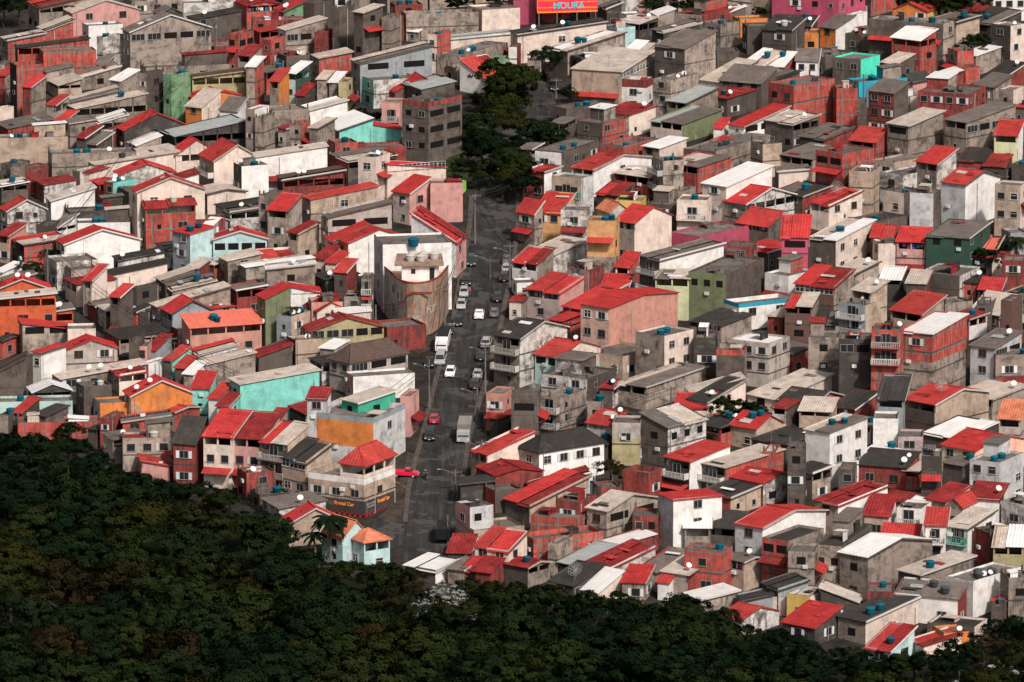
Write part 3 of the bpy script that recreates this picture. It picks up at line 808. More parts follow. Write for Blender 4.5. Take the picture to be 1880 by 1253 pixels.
# ------------------------------------------------------------------ house
def wallpoly(mb,x0,y0,x1,y1,top,m,z0=-.4,band=None,bm=None):
    """outer wall from (x0,y0) to (x1,y1); top = [(t,z)...] along it, t in 0..1"""
    L=math.hypot(x1-x0,y1-y0)
    P=lambda t,z:(x0+(x1-x0)*t,y0+(y1-y0)*t,z)
    def face(lo,tp,mm):
        pts=[P(0,lo),P(1,lo)]+[P(t,z) for t,z in tp[::-1]]
        uv=[(0,lo),(L,lo)]+[(t*L,z) for t,z in tp[::-1]]
        mb.poly(pts,mm,uv)
    if band and band<min(z for _,z in top)-.1:
        face(z0,[(0,band),(1,band)],bm); face(band,top,m)
    else: face(z0,top,m)
def make_block(H, par, rr):
    """builds walls, roof, windows of block H (metres already solved) under the Empty par"""
    L,R,h,rt,rise=H['L'],H['R'],H['h'],H['roof'],H['rise']
    if rt=='F' and H['o']:
        for f in ('LR' if H['o']=='B' else H['o']): H['w'].setdefault(f,'W'+str(max(1,round((L if f=='L' else R)/3.2))))
        H['o']=''
    o=H['o']; ov=0.30 if rt!='F' else 0
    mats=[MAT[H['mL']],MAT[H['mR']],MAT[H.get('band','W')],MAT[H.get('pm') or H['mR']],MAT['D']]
    mb=MB(); rf=MB()
    zt={'F':lambda x,y:h,'SL':lambda x,y:h+rise*x/R,'SR':lambda x,y:h+rise*y/L,'SB':lambda x,y:h-rise*x/R,'SF':lambda x,y:h-rise*y/L,
        'GR':lambda x,y:h+rise*(1-abs(2*x/R-1)),'GL':lambda x,y:h+rise*(1-abs(2*y/L-1)),'H':lambda x,y:h}[rt]
    H['zt']=zt
    def prof(face):
        if face in 'RB': y=0 if face=='R' else L; ts=[0,.5,1] if rt=='GR' else [0,1]; r=[(t,zt(t*R,y)) for t in ts]
        else: x=0 if face=='L' else R; ts=[0,.5,1] if rt=='GL' else [0,1]; r=[(t,zt(x,t*L)) for t in ts]
        return r
    rev=lambda pr:[(1-t,z) for t,z in pr[::-1]]
    seg={'L':(0,L,0,0),'R':(0,0,R,0),'A':(R,0,R,L),'B':(R,L,0,L)}   # outward when walked in this order
    band=h*H['bf'] if H.get('bf') else None
    def outer(face,top,z0=-.4):
        x0,y0,x1,y1=seg[face]
        pr=top
        if face in 'LB': pr=rev(pr)
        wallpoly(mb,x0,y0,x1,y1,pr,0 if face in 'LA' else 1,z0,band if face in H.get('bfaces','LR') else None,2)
    if rt=='F':
        p=H['p']
        pb=h-p if H.get('pm') else h
        for f in 'LRAB':
            outer(f,[(0,pb),(1,pb)])
            if H.get('pm'):
                x0,y0,x1,y1=seg[f]; wallpoly(mb,x0,y0,x1,y1,[(0,h),(1,h)],3,pb)
        t=.16; zs=h-p
        for (x0,y0,x1,y1) in ((t,t,R-t,t),(R-t,t,R-t,L-t),(R-t,L-t,t,L-t),(t,L-t,t,t)):
            mb.poly([(x1,y1,zs),(x0,y0,zs),(x0,y0,h),(x1,y1,h)],1)
        for a,b,c2,d in (((0,0),(R,0),(R-t,t),(t,t)),((R,0),(R,L),(R-t,L-t),(R-t,t)),((R,L),(0,L),(t,L-t),(R-t,L-t)),((0,L),(0,0),(t,t),(t,L-t))):
            mb.poly([(*a,h),(*b,h),(*c2,h),(*d,h)],4)
        rf.poly([(t,t,zs),(R-t,t,zs),(R-t,L-t,zs),(t,L-t,zs)],0)
        H['zroof']=lambda x,y:zs
    else:
        ht=min(H.get('oh',2.3),h*.62) if o else 0
        zf=h-ht
        if o:
            for f in 'LRAB': outer(f,[(0,zf),(1,zf)])
            mb.poly([(0,0,zf),(R,0,zf),(R,L,zf),(0,L,zf)],4)
            t=.16
            for f in 'LRAB':
                x0,y0,x1,y1=seg[f]; dx,dy=x1-x0,y1-y0; ln=math.hypot(dx,dy); ux,uy=dx/ln,dy/ln; nx,ny=-uy,ux   # inward
                mm=0 if f in 'LA' else 1; pr=prof(f)
                if f in 'LB': pr=rev(pr)
                opened=(f=='L' and o in 'LB') or (f=='R' and o in 'RB')
                if opened:
                    wallpoly(mb,x0,y0,x1,y1,[(0,zf+.95),(1,zf+.95)],mm,zf)
                    wallpoly(mb,x1+nx*t,y1+ny*t,x0+nx*t,y0+ny*t,[(0,zf+.95),(1,zf+.95)],mm,zf)
                    A=Vector((x0,y0,zf+.95)); B=Vector((x1,y1,zf+.95)); q=Vector((nx*t,ny*t,0)); mb.poly([A,B,B+q,A+q],4)
                    n=max(1,round(ln/2.8))
                    hd=.24
                    for k in range(n+1):
                        cx=x0+dx*k/n; cy=y0+dy*k/n
                        cx=min(max(cx,.11),R-.11); cy=min(max(cy,.11),L-.11)
                        mb.box(cx-.11,cx+.11,cy-.11,cy+.11,zf+.9,min(zt(cx,cy)-.02,h+5),mm)
                    pts=[(tt,z) for tt,z in pr]; zlow=min(z for _,z in pts)
                    if max(z for _,z in pts)-zlow>.25:
                        wallpoly(mb,x0,y0,x1,y1,pts,mm,zlow-hd); wallpoly(mb,x1+nx*t,y1+ny*t,x0+nx*t,y0+ny*t,rev(pts),mm,zlow-hd)
                else:
                    wallpoly(mb,x0,y0,x1,y1,pr,mm,zf); wallpoly(mb,x1+nx*t,y1+ny*t,x0+nx*t,y0+ny*t,rev(pr),mm,zf)
            H['zf']=zf
        else:
            for f in 'LRAB': outer(f,prof(f))
        T=.11; e=.03; x0,x1,y0,y1=-ov,R+ov,-ov,L+ov
        Z=lambda x,y:zt(min(max(x,0),R),min(max(y,0),L))+e
        if rt in('SL','SB'):
            s=(rise/R)*(1 if rt=='SL' else -1); zl=h+e-ov*s; zh=h+e+s*(R+ov)
            P=[(x0,y1,zl),(x0,y0,zl),(x1,y0,zh),(x1,y1,zh)]
            if rt=='SB': P=[P[2],P[3],P[0],P[1]]
            rf.slab(*P,T)
        elif rt in('SR','SF'):
            s=(rise/L)*(1 if rt=='SR' else -1); zl=h+e-ov*s; zh=h+e+s*(L+ov)
            P=[(x0,y0,zl),(x1,y0,zl),(x1,y1,zh),(x0,y1,zh)]
            if rt=='SF': P=[P[2],P[3],P[0],P[1]]
            rf.slab(*P,T)
        elif rt=='GR':
            s=2*rise/R; zl=h+e-ov*s; zr=h+e+rise; m_=R/2
            rf.slab((x0,y1,zl),(x0,y0,zl),(m_,y0,zr),(m_,y1,zr),T); rf.slab((x1,y0,zl),(x1,y1,zl),(m_,y1,zr),(m_,y0,zr),T)
            if H['rc'] in 'rdtb': rf.box(m_-.13,m_+.13,y0,y1,zr-.02,zr+.07)
        elif rt=='GL':
            s=2*rise/L; zl=h+e-ov*s; zr=h+e+rise; m_=L/2
            rf.slab((x0,y0,zl),(x1,y0,zl),(x1,m_,zr),(x0,m_,zr),T); rf.slab((x1,y1,zl),(x0,y1,zl),(x0,m_,zr),(x1,m_,zr),T)
            if H['rc'] in 'rdtb': rf.box(x0,x1,m_-.13,m_+.13,zr-.02,zr+.07)
        elif rt=='H':
            z0=h+e; z1=h+e+rise; k=min(R,L)/2*.95
            if R>=L: a=(k,L/2,z1); b=(R-k,L/2,z1)
            else: a=(R/2,k,z1); b=(R/2,L-k,z1)
            c0,c1,c2,c3=(x0,y0,z0),(x1,y0,z0),(x1,y1,z0),(x0,y1,z0)
            def rp(pts):
                P=[Vector(p) for p in pts]; u=(P[1]-P[0]).normalized(); n=(P[1]-P[0]).cross(P[2]-P[0]).normalized(); w=n.cross(u)
                rf.poly(P,0,[((p-P[0]).dot(u),(p-P[0]).dot(w)) for p in P])
            if R>=L: rp([c0,c1,b,a]); rp([c1,c2,b]); rp([c2,c3,a,b]); rp([c3,c0,a])
            else: rp([c0,c1,a]); rp([c1,c2,b,a]); rp([c2,c3,b]); rp([c3,c0,a,b])
            rf.box(x0+.01,x1-.01,y0+.01,y1-.01,z0-.14,z0-.012)
            def hb(p,q):
                rf.bar(Vector(p)+Vector((0,0,.02)),Vector(q)+Vector((0,0,.02)),.11,0,5)
            for p,q in ((c0,a),(c1,b if R>=L else a),(c2,b),(c3,a if R>=L else b),(a,b)): hb(p,q)
        H['zroof']=lambda x,y:Z(x,y)
    # ring beams at the floors, column stubs on flat roofs, a drain pipe
    if h>4.2 and H['mR'] in 'GDBRTtVK' and rr.random()<.75:
        nn=max(1,round(h/2.85))
        for k_ in range(1,nn):
            zz=h*k_/nn-.1
            if o and zz>H['zf']-.2: continue
            mb.box(-.05,R+.05,-.05,.02,zz,zz+.2,4); mb.box(-.05,.02,.021,L,zz,zz+.2,4)
    if rt=='F' and H['p']<.9 and H['mR'] in 'GDBRTK' and rr.random()<.8:
        for cx,cy in ((.14,.14),(R-.14,.14),(R*.5,.14),(.14,L-.14),(.14,L*.5),(R-.14,L-.14)):
            if rr.random()<.6:
                hh_=rr.uniform(.3,.9); mb.box(cx-.11,cx+.11,cy-.11,cy+.11,h-.02,h+hh_,4)
                for a_,b_ in ((-.06,-.06),(.06,.05)): mb.bar((cx+a_,cy+b_,h+hh_-.05),(cx+a_*1.3,cy+b_*1.2,h+hh_+rr.uniform(.3,.6)),.018,4,3)
    if rt!='F':
        jit={}
        for i_,v in enumerate(rf.v):
            k_=(round(v[0],1),round(v[1],1)); jit.setdefault(k_,rr.uniform(-.09,.05)); rf.v[i_]=(v[0],v[1],v[2]+jit[k_])
    build('wall',mb,mats,par)
    if R>3 and rr.random()<.4:
        q_=MB(); x_=R*rr.choice([.06,.5,.93,.33]); zt_=(h if not o else H['zf'])-.3; q_.bar((x_,-.09,.0),(x_,-.09,zt_),.055,0,6); build('drain_pipe',q_,[rr.choice([RAIL,FRG,METAL])],par)
    if rt in ('SL','GR','SR') and H['rc'] in 'agkrd' and R*L>30:
        for _ in range(rr.choice([0,1,1,2,3])):
            q_=MB(); sx=rr.uniform(.5,1.0); sy=rr.uniform(1.0,2.6); x_=rr.uniform(.3,max(.4,(R/2 if rt=='GR' else R)-sx-.3)); y_=rr.uniform(.2,max(.3,L-sy-.2)); Zf=H['zroof']
            x2,y2=min(x_+sx,R),min(y_+sy,L); e_=.10
            q_.slab((x_,y2,Zf(x_,y2)+e_),(x_,y_,Zf(x_,y_)+e_),(x2,y_,Zf(x2,y_)+e_+.03),(x2,y2,Zf(x2,y2)+e_+.02),.03)
            build('patch_sheet',q_,[ROOF[rr.choice('wakgmd' if H['rc'] in 'agk' else 'drrda')]],par)
    if rt=='F' and R*L>14:
        for _ in range(rr.choice([0,0,1,2])):
            q_=MB(); sx=rr.uniform(1.2,min(3.5,R*.6)); sy=rr.uniform(1,min(2.6,L*.6)); x_=rr.uniform(.2,max(.3,R-sx-.3)); y_=rr.uniform(.2,max(.3,L-sy-.3)); z_=h-H['p']; zz=rr.uniform(.5,1.6); t_=rr.uniform(-.3,.3)
            q_.slab((x_,y_+sy,z_+zz),(x_,y_,z_+zz),(x_+sx,y_,z_+zz+t_),(x_+sx,y_+sy,z_+zz+t_),.05)
            q_.box(x_+.1,x_+sx-.1,y_+.15,y_+.3,z_,z_+zz-.06+min(0,t_)); 
            build('rooftop_shelter',q_,[ROOF[rr.choice('akgwsd')]],par)
    if rt in('SL','SR') and len(rf.f)==6 and rr.random()<.6 and (L if rt=='SL' else R)>4:
        # the roof is two sheets laid at different times, one a little lower
        P=[Vector(v) for v in rf.v[:4]]; t_=rr.uniform(.35,.65); dz=Vector((0,0,-rr.uniform(.14,.34)))
        alt={'r':'rrdda','d':'ddr','a':'agw','g':'gka','k':'kkg','w':'wwa','m':'mmg','o':'oo','t':'tt','z':'zz','b':'bb','s':'sg'}[H['rc']]
        A=P[0].lerp(P[1],t_); B=P[3].lerp(P[2],t_); s1=MB(); s2=MB()
        lo_=rr.random()<.5; d1,d2=(dz,Vector()) if lo_ else (Vector(),dz)
        s1.slab(P[0]+d1,A+d1,B+d1,P[3]+d1,.11); s2.slab(A+d2,P[1]+d2,P[2]+d2,B+d2,.11)
        build('roof',s1,[ROOF[H['rc']]],par); build('roof',s2,[ROOF[rr.choice(alt)]],par)
    else: build('roof',rf,[ROOF[H['rc']]],par)
    if rt=='F' and R*L>26 and H['p']<.9 and not H.get('nick') and not H.get('fill') and rr.random()<.34:
        zs_=h-H['p']; a_,b_=R*rr.uniform(.35,.55),L*rr.uniform(.4,.6); q_=MB(); q_.box(R-a_-.2,R-.2,L-b_-.2,L-.2,zs_,zs_+2.2,0,1)
        build('rooftop_room',q_,[MAT[rr.choice(H['mR']+'DGB')],MAT[H['mL']]],par); q_=MB()
        q_.slab((R-a_-.5,L,zs_+2.25),(R-a_-.5,L-b_-.5,zs_+2.25),(R+.1,L-b_-.5,zs_+2.55),(R+.1,L,zs_+2.55),.1); build('roof',q_,[ROOF[rr.choice('gkadw')]],par)
    # windows
    n=max(1,round(h/2.85)); sh=h/n
    usable=n-1 if (o and n>1) else n
    for face,ln in (('L',L),('R',R)):
        if rt=='F' and H['p']>.8: hh=h-H['p']
        spec=H['w'].get(face)
        if spec=='0': continue
        opened=o and (o==face or o=='B')
        zb=H['zf'] if o else h
        m=H['mL'] if face=='L' else H['mR']
        grid=[]
        if spec and spec!='0':
            wide=spec[0]=='W'; cols=int(spec[1]); rows=int(spec[2]) if len(spec)>2 else 1
            zbase=(H['zf'] if opened else h-(H['p'] if rt=='F' else 0))
            for r_ in range(rows):
                for c_ in range(cols):
                    u=ln*(c_+.5)/cols
                    if wide: grid.append((u,zbase-sh*(r_+1)+1.0,min(ln/cols*.78,4.2),1.15,'o' if spec[0]=='W' and rr.random()<.8 else 'g'))
                    else: grid.append((u,zbase-sh*(r_+1)+.95,min(1.3,ln/cols*.5),1.1,rr.choice('wgsbg' if m in 'WCPvAcTtpSse' else 'googbs')))
        elif ln>1.8:
            cols=max(1,int(ln/3.2)); pr_=.75 if face=='L' else .48
            for r_ in range(usable):
                z=r_*sh+.95
                if z+1.2>(zb-.1 if not (rt=='F') else h-H['p']-.05): z=(zb if rt!='F' else h-H['p'])-1.45
                if z<.2: continue
                for c_ in range(cols):
                    if rr.random()>pr_: continue
                    u=ln*(c_+.5+rr.uniform(-.16,.16))/cols
                    k=rr.random(); w=1.2 if k<.5 else (.7 if k<.75 else 1.6)
                    if w>ln*.55: w=.6
                    kind=rr.choice('wsbgog' if m in 'WCPvAcTtpSseQU' else 'ggoobs')
                    grid.append((u,z,w,1.1 if w>.7 else .8,kind))
        for u,z,w,hh,kind in grid:
            if face=='R': add_window(par,'R',u,z,w,hh,kind)
            else: add_window(par,'L',u,z,w,hh,kind)
    # glazed screen in an open storey
    if o and H.get('glz'):
        for face,ln in (('L',L),('R',R)):
            if not(o==face or o=='B'): continue
            k=max(1,round(ln/1.7))
            for c_ in range(k):
                add_window(par,face,ln*(c_+.5)/k,H['zf']+1.0,ln/k*.84,max(.7,h-H['zf']-1.3),'w',.05,.05)
    if not H.get('nick') and not H.get('fill') and not H.get('add') and h>5.2:
        if rr.random()<.30 and not H['aw']: H['aw']=rr.choice(['L','L','R'])
        elif rr.random()<.10 and not H['bal'] and not o and L>3: H['bal']='L'
    if rt in('SL','GR') and rr.random()<.45:
        q_=MB(); fm_=rr.choice([FRW,RAIL,MAT['t'],MAT['D']])
        xs_=[-ov,R+ov] if rt=='SL' else [-ov,R/2,R+ov]
        def zz_(x): return (h+rise*x/R if rt=='SL' else h+rise*(1-abs(2*x/R-1)))+.03
        for a_,b_ in zip(xs_,xs_[1:]):
            q_.slab((a_,-ov-.02,zz_(a_)+.05),(a_,-ov-.10,zz_(a_)+.05),(b_,-ov-.10,zz_(b_)+.05),(b_,-ov-.02,zz_(b_)+.05),.24)
        build('fascia',q_,[fm_],par)
    if rr.random()<.35 and L>2.5 and h>4:
        q_=MB(); u_=L*rr.uniform(.2,.8); z_=h*rr.uniform(.35,.7); q_.box(-.38,.38,-.32,0,0,.52); q_.box(-.3,.1,-.335,-.32,.08,.44); build('air_conditioner',q_,[SHUT],par,loc=(-.02,u_,z_),rz=-math.pi/2)
    # awnings, balconies, doors
    for face in H['aw']:
        ln=L if face=='L' else R; z=h-sh*1.02 if not o else max(1.9,H['zf']-2.6)
        a=MB(); a.slab((-ln*.48,-1.5,z-.65),(ln*.48,-1.5,z-.65),(ln*.48,0,z),(-ln*.48,0,z),.07)
        a.bar((-ln*.46,-1.4,z-.65),(-ln*.46,-.05,z-1.3),.04); a.bar((ln*.46,-1.4,z-.65),(ln*.46,-.05,z-1.3),.04)
        loc,rz=((ln/2,-.02,0),0) if face=='R' else ((-.02,ln/2,0),-math.pi/2)
        build('awning',a,[ROOF['d' if rr.random()<.4 else 'r']],par,loc=loc,rz=rz)
    for face in H['bal']:
        ln=L if face=='L' else R
        rows=[1] if n<3 else [1,2]
        for r_ in rows[:max(1,n-1)]:
            z=(n-r_)*sh-(sh if o else 0)*0
            if z<1.5: continue
            b=MB(); b.box(-ln*.48,ln*.48,-1.1,0,-.14,0,0); 
            b.box(-ln*.48,ln*.48,-1.1,-1.03,.82,.95,1)
            k=max(4,int(ln/.28))
            for c_ in range(k+1): x=-ln*.48+ln*.96*c_/k; b.box(x-.05,x+.05,-1.09,-1.04,0,.82,1)
            b.box(-ln*.48,-ln*.48+.07,-1.03,0,0,.95,1); b.box(ln*.48-.07,ln*.48,-1.03,0,0,.95,1)
            loc,rz=((ln/2,-.01,z),0) if face=='R' else ((-.01,ln/2,z),-math.pi/2)
            build('balcony',b,[MAT[H['mL']],GREENG if H.get('gg') else RAIL],par,loc=loc,rz=rz)
            add_window(par,face,ln*.5,z+.05,min(1.5,ln*.4),2.0,'g')
    for face in H['gar']:
        ln=L if face=='L' else R
        add_door(par,face,ln*.5,min(2.8,ln*.6),2.4,rr.choice([METAL,FRG,SHUT,FRB]))
# ------------------------------------------------------------------ data rows
def parse():
    rows=[]; X0=Y0=0; sc=3.917
    for line in DATA.splitlines():
        line=line.strip()
        if not line or line[0]=='!': continue
        if line[0]=='@':
            t=line[1:].split(); X0,Y0,sc=float(t[0]),float(t[1]),float(t[2]); continue
        nick=None
        if ';' in line: line,nick=[q.strip() for q in line.split(';',1)]
        t=line.split(); add=t[0]=='+'; t=t[1:] if add else t
        x,y,wl,wr,Hh=[float(q)/sc for q in t[:5]]
        x+=X0; y+=Y0
        d=dict(x=x,y=y,wl=wl,wr=wr,H=Hh,H0=Hh,roof=t[5],rise=0,add=add,nick=nick,w={},aw='',bal='',gar='',tanks=[],dish=0,o='',p=.35)
        k=6
        if t[5]!='F': d['rise']=float(t[6])/sc; k=7
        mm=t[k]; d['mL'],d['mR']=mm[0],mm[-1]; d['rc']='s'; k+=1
        d['a']=None
        for q in t[k:]:
            c=q[0]
            if len(q)==1 and c in ROOF: d['rc']=c
            elif c=='a': d['a']=float(q[1:])
            elif c=='o': d['o']=q[1]; d['glz']=len(q)>2
            elif c=='w': d['w'][q[1]]='w'+q[2:]
            elif c=='W': d['w'][q[1]]='W'+q[2:]
            elif c=='n': d['w'][q[1]]='0'
            elif c=='t': d['tanks'].append(('blue',int(q[1:])))
            elif c=='T': d['tanks'].append(('dark',int(q[1:])))
            elif c=='u': d['tanks'].append(('white',int(q[1:])))
            elif c=='d': d['dish']=int(q[1:])
            elif c=='D': d['mesh']=int(q[1:])
            elif c=='A': d['aw']+=q[1]
            elif c=='k': d['bal']+=q[1]; d['gg']=len(q)>2
            elif c=='q': d['gar']+=q[1]
            elif c=='p': d['p']=float(q[1:])
            elif c=='P': d['pm']=q[1]; d['p']=float(q[2:])
            elif c=='b': d['band']=q[1]; d['bf']=float(q[2:]) ; d['bfaces']='LR'
            elif c=='B': d['band']=q[1]; d['bf']=float(q[3:]) ; d['bfaces']=q[2]
            elif c=='x': d['shed']=True
            elif c=='f': d['fix']=True
        if d['a'] is None:
            d['a']=68 if x<480 else (66 if x<930 else (40 if x<1250 else 43))
        rows.append(d)
    return rows
def solve(d):
    yb=d['y']+d['H']; P,t=ground(d['x'],yb); dep=pix(P)[2]; ppm=FPX/dep
    a=math.radians(d['a'])
    L=d['wl']/(ppm*math.cos(a)); R=d['wr']/(ppm*math.sin(a))
    if R<4.2: a=min(a,math.asin(min(.98,d['wr']/(ppm*5.5)))); L=d['wl']/(ppm*math.cos(a)); R=d['wr']/(ppm*math.sin(a))
    elif L<3.6: a=max(a,math.acos(min(.98,d['wl']/(ppm*4.5)))); L=d['wl']/(ppm*math.cos(a)); R=d['wr']/(ppm*math.sin(a))
    L=min(max(L,1.6),24); R=min(max(R,1.6),34)
    d.update(L=L,R=R,h=d['H']/(ppm*CP),riseM=d['rise']/(ppm*CP),P=P,ppm=ppm,ar=a,yb=yb)
    u=Vector((math.sin(a),math.cos(a))); v=Vector((-math.cos(a),math.sin(a))); o=Vector((P.x,P.y))
    d['quad']=[o,o+u*R,o+u*R+v*L,o+v*L]; d['ax']=(u,v); d['cen']=o+u*R/2+v*L/2; d['rad']=math.hypot(L,R)/2
def overlap(a,b):
    m=1e9
    for ax in (*a['ax'],*b['ax']):
        pa=[p.dot(ax) for p in a['quad']]; pb=[p.dot(ax) for p in b['quad']]
        k=min(max(pa),max(pb))-max(min(pa),min(pb))
        if k<=.25: return 0
        m=min(m,k)
    return m
GRP={}
def bump(d,dl):
    if d.get('fix'): return
    for q in GRP[d['hid']]: q['H']+=dl; solve(q)
def relax(rows,iters=40):
    if not GRP:
        k=-1
        for d in rows:
            if not d['add']: k+=1
            d['hid']=k; GRP.setdefault(k,[]).append(d); solve(d)
    for it in range(iters):
        cnt=0; rows.sort(key=lambda d:d['P'].y)
        for i,a in enumerate(rows):
            for b in rows[i+1:]:
                if b['P'].y-a['P'].y>45: break
                if a['hid']==b['hid']: continue
                if (a['cen']-b['cen']).length>a['rad']+b['rad']: continue
                k=overlap(a,b)
                if k<=0: continue
                cnt+=1
                A,B=GRP[a['hid']][0],GRP[b['hid']][0]
                st=min(k,3.0)*.5*a['ppm']*.2756*.5
                lo=.93 if B['nick'] else .74
                if B['H']-st>B['H0']*lo and B['H']-st>3.0*B['ppm']: bump(B,-st)
                if A['H']+st<A['H0']*(1.12 if A['nick'] else 1.45): bump(A,st)
        if not cnt: break
    return cnt
# ------------------------------------------------------------------ where streets run and where the forest starts (pixel outlines on the ground)
RL=[(738,1050),(741,1010),(748,960),(754,900),(766,850),(780,800),(792,750),(804,700),(819,650),(835,600),(843,550),(852,500),(861,450),(868,400),(870,360),(864,325),(860,300),(880,270),(925,240),(955,215),(966,185),(964,150),(950,128)]
RR=[(840,1050),(838,1010),(837,960),(842,900),(850,850),(858,800),(872,750),(888,700),(901,650),(914,600),(924,550),(936,500),(942,450),(948,400),(946,360),(925,330),(930,300),(965,275),(1000,250),(1018,220),(1020,185),(1004,150),(975,128)]
ALLEYS=([(60,510),(102,540),(178,605),(255,656),(316,707),(383,763),(430,800)],[(380,350),(430,390),(508,440),(592,494),(684,580),(730,625)],[(395,60),(415,130),(440,165),(520,190),(640,215)])
FOREST=[(-40,800),(0,800),(60,800),(110,812),(150,806),(220,868),(300,880),(420,905),(480,945),(520,985),(600,1022),(640,1035),(720,1040),(800,1066),(900,1078),(980,1082),(1060,1092),(1130,1104),(1210,1090),(1290,1110),(1340,1148),(1400,1172),(1440,1160),(1490,1180),(1600,1208),(1700,1205),(1780,1172),(1850,1142),(1940,1118)]
def forest_y(x):
    for (a,b),(c,d) in zip(FOREST,FOREST[1:]):
        if a<=x<=c: return b+(d-b)*(x-a)/(c-a)
    return FOREST[0][1] if x<0 else FOREST[-1][1]
def edge_x(E,y):
    for (a,b),(c,d) in zip(E,E[1:]):
        if d<=y<=b: return a+(c-a)*(y-b)/(d-b)
def on_road(x,y,mg=14):
    if 128<=y<=1045:
        l,r=edge_x(RL,y),edge_x(RR,y)
        if l is not None and l-mg<=x<=r+mg: return True
    return 690<x<760 and 905<y<1010
def on_alley(x,y,mg=7):
    for A in ALLEYS:
        for (a,b),(c,d) in zip(A,A[1:]):
            if min(a,c)-mg<=x<=max(a,c)+mg:
                t=((x-a)*(c-a)+(y-b)*(d-b))/((c-a)**2+(d-b)**2)
                if 0<=t<=1 and math.hypot(x-a-(c-a)*t,y-b-(d-b)*t)<mg: return True
    return False
def base_pts(d):
    q=d['quad']; out=[]
    for i in (0,1,3):
        p=Vector((q[i].x,q[i].y,gz(q[i].y))); out.append(pix(p)[:2])
    for a,b in ((0,1),(0,3)):
        p=Vector((*((q[a]+q[b])/2),0)); p.z=gz(p.y); out.append(pix(p)[:2])
    return out
def hullof(d):
    k=(round(d['H'],2),)
    if d.get('_hk')!=k:
        pts=[]
        for i,q in enumerate(d['quad']):
            zs=[0,d['h']]
            if d['riseM'] and d['roof'] in('SL',) and i in(1,2): zs.append(d['h']+d['riseM'])
            if d['riseM'] and d['roof'] in('SR',) and i in(2,3): zs.append(d['h']+d['riseM'])
            for z in zs: pts.append(pix(Vector((q.x,q.y,gz(d['P'].y)+z)))[:2])
        if d['riseM'] and d['roof'] in('GR','GL','H'):
            Q=d['quad']
            pr=((0,1),(3,2)) if d['roof']=='GR' else ((0,3),(1,2))
            for a,b in pr:
                w=(Q[a]+Q[b])/2; pts.append(pix(Vector((w.x,w.y,gz(d['P'].y)+d['h']+d['riseM'])))[:2])
        d['_hk']=k; d['_hull']=hull(pts); xs=[p[0] for p in d['_hull']]; ys=[p[1] for p in d['_hull']]; d['_bb']=(min(xs),max(xs),min(ys),max(ys))
    return d['_hull']
def inside(d,x,y):
    hl=hullof(d); b=d['_bb']
    if not(b[0]<x<b[1] and b[2]<y<b[3]): return False
    s_=0
    for (a,c),(e,f) in zip(hl,hl[1:]+hl[:1]):
        z=(e-a)*(y-c)-(f-c)*(x-a)
        if abs(z)<1e-6: continue
        if s_==0: s_=1 if z>0 else -1
        elif (z>0)!=(s_>0): return False
    return True
def marks(d): return ((d['x'],d['y']+3),)
def hides(b,a):
    """b, standing nearer, covers points of a that the photograph shows"""
    return b['P'].y<a['P'].y and sum(inside(b,x,y) for x,y in marks(a))>=1
def order_fix(rows,iters=25):
    for it in range(iters):
        n=0
        for a in rows:
            if a['add']: continue
            for b in rows:
                if a['hid']==b['hid'] or abs(a['x']-b['x'])>160 or abs(a['y']-b['y'])>160: continue
                if hides(b,a):
                    n+=1; B=GRP[b['hid']][0]
                    if B['H']>B['H0']*(.93 if B['nick'] else .72) and B['H']>2.8*B['ppm']: bump(B,-3)
                    if a['H']<a['H0']*(1.12 if a['nick'] else 1.6): bump(a,2)
        if not n: break
    return n
def grow(rows):
    rows.sort(key=lambda d:d['P'].y)
    for a in rows:
        if a['add']: continue
        g=GRP[a['hid']]
        for _ in range(40):
            if a['H']>a['H0']*(1.1 if a['nick'] else 1.3)+8: break
            bump(a,3); bad=False
            for m_ in g:
                if any(on_road(x,y) or y>forest_y(x)+14 for x,y in base_pts(m_)): bad=True
                if bad: break
                for b in rows:
                    if b['hid']==a['hid']: continue
                    if abs(m_['x']-b['x'])<160 and abs(m_['y']-b['y'])<160 and hides(m_,b) : bad=True; break
                    if abs(b['P'].y-m_['P'].y)>45 or (m_['cen']-b['cen']).length>m_['rad']+b['rad']: continue
                    if overlap(m_,b)>m_.get('ov0',{}).get(id(b),0)+.3: bad=True; break
                if bad: break
            if bad: bump(a,-3); break
CELL=6; GW,GH=1880//CELL+1,1253//CELL+1
def hull(pts):
    pts=sorted(set((round(x,1),round(y,1)) for x,y in pts))
    def half(ps):
        o=[]
        for p in ps:
            while len(o)>1 and (o[-1][0]-o[-2][0])*(p[1]-o[-2][1])-(o[-1][1]-o[-2][1])*(p[0]-o[-2][0])<=0: o.pop()
            o.append(p)
        return o
    return half(pts)[:-1]+half(pts[::-1])[:-1]
def cover(grid,d):
    pts=[]
    for q in d['quad']:
        for z in (0,d['h']+max(0,d['riseM'])*.5): pts.append(pix(Vector((q.x,q.y,gz(d['P'].y)+z)))[:2])
    hl=hull(pts)
    ys=[p[1] for p in hl]
    for gy in range(max(0,int(min(ys)//CELL)),min(GH-1,int(max(ys)//CELL))+1):
        y=gy*CELL+CELL/2; xs=[]
        for (a,b),(c,e) in zip(hl,hl[1:]+hl[:1]):
            if (b-y)*(e-y)<0: xs.append(a+(c-a)*(y-b)/(e-b))
        if len(xs)>=2:
            for gx in range(max(0,int(min(xs)//CELL)),min(GW-1,int(max(xs)//CELL))+1): grid[gy][gx]=1
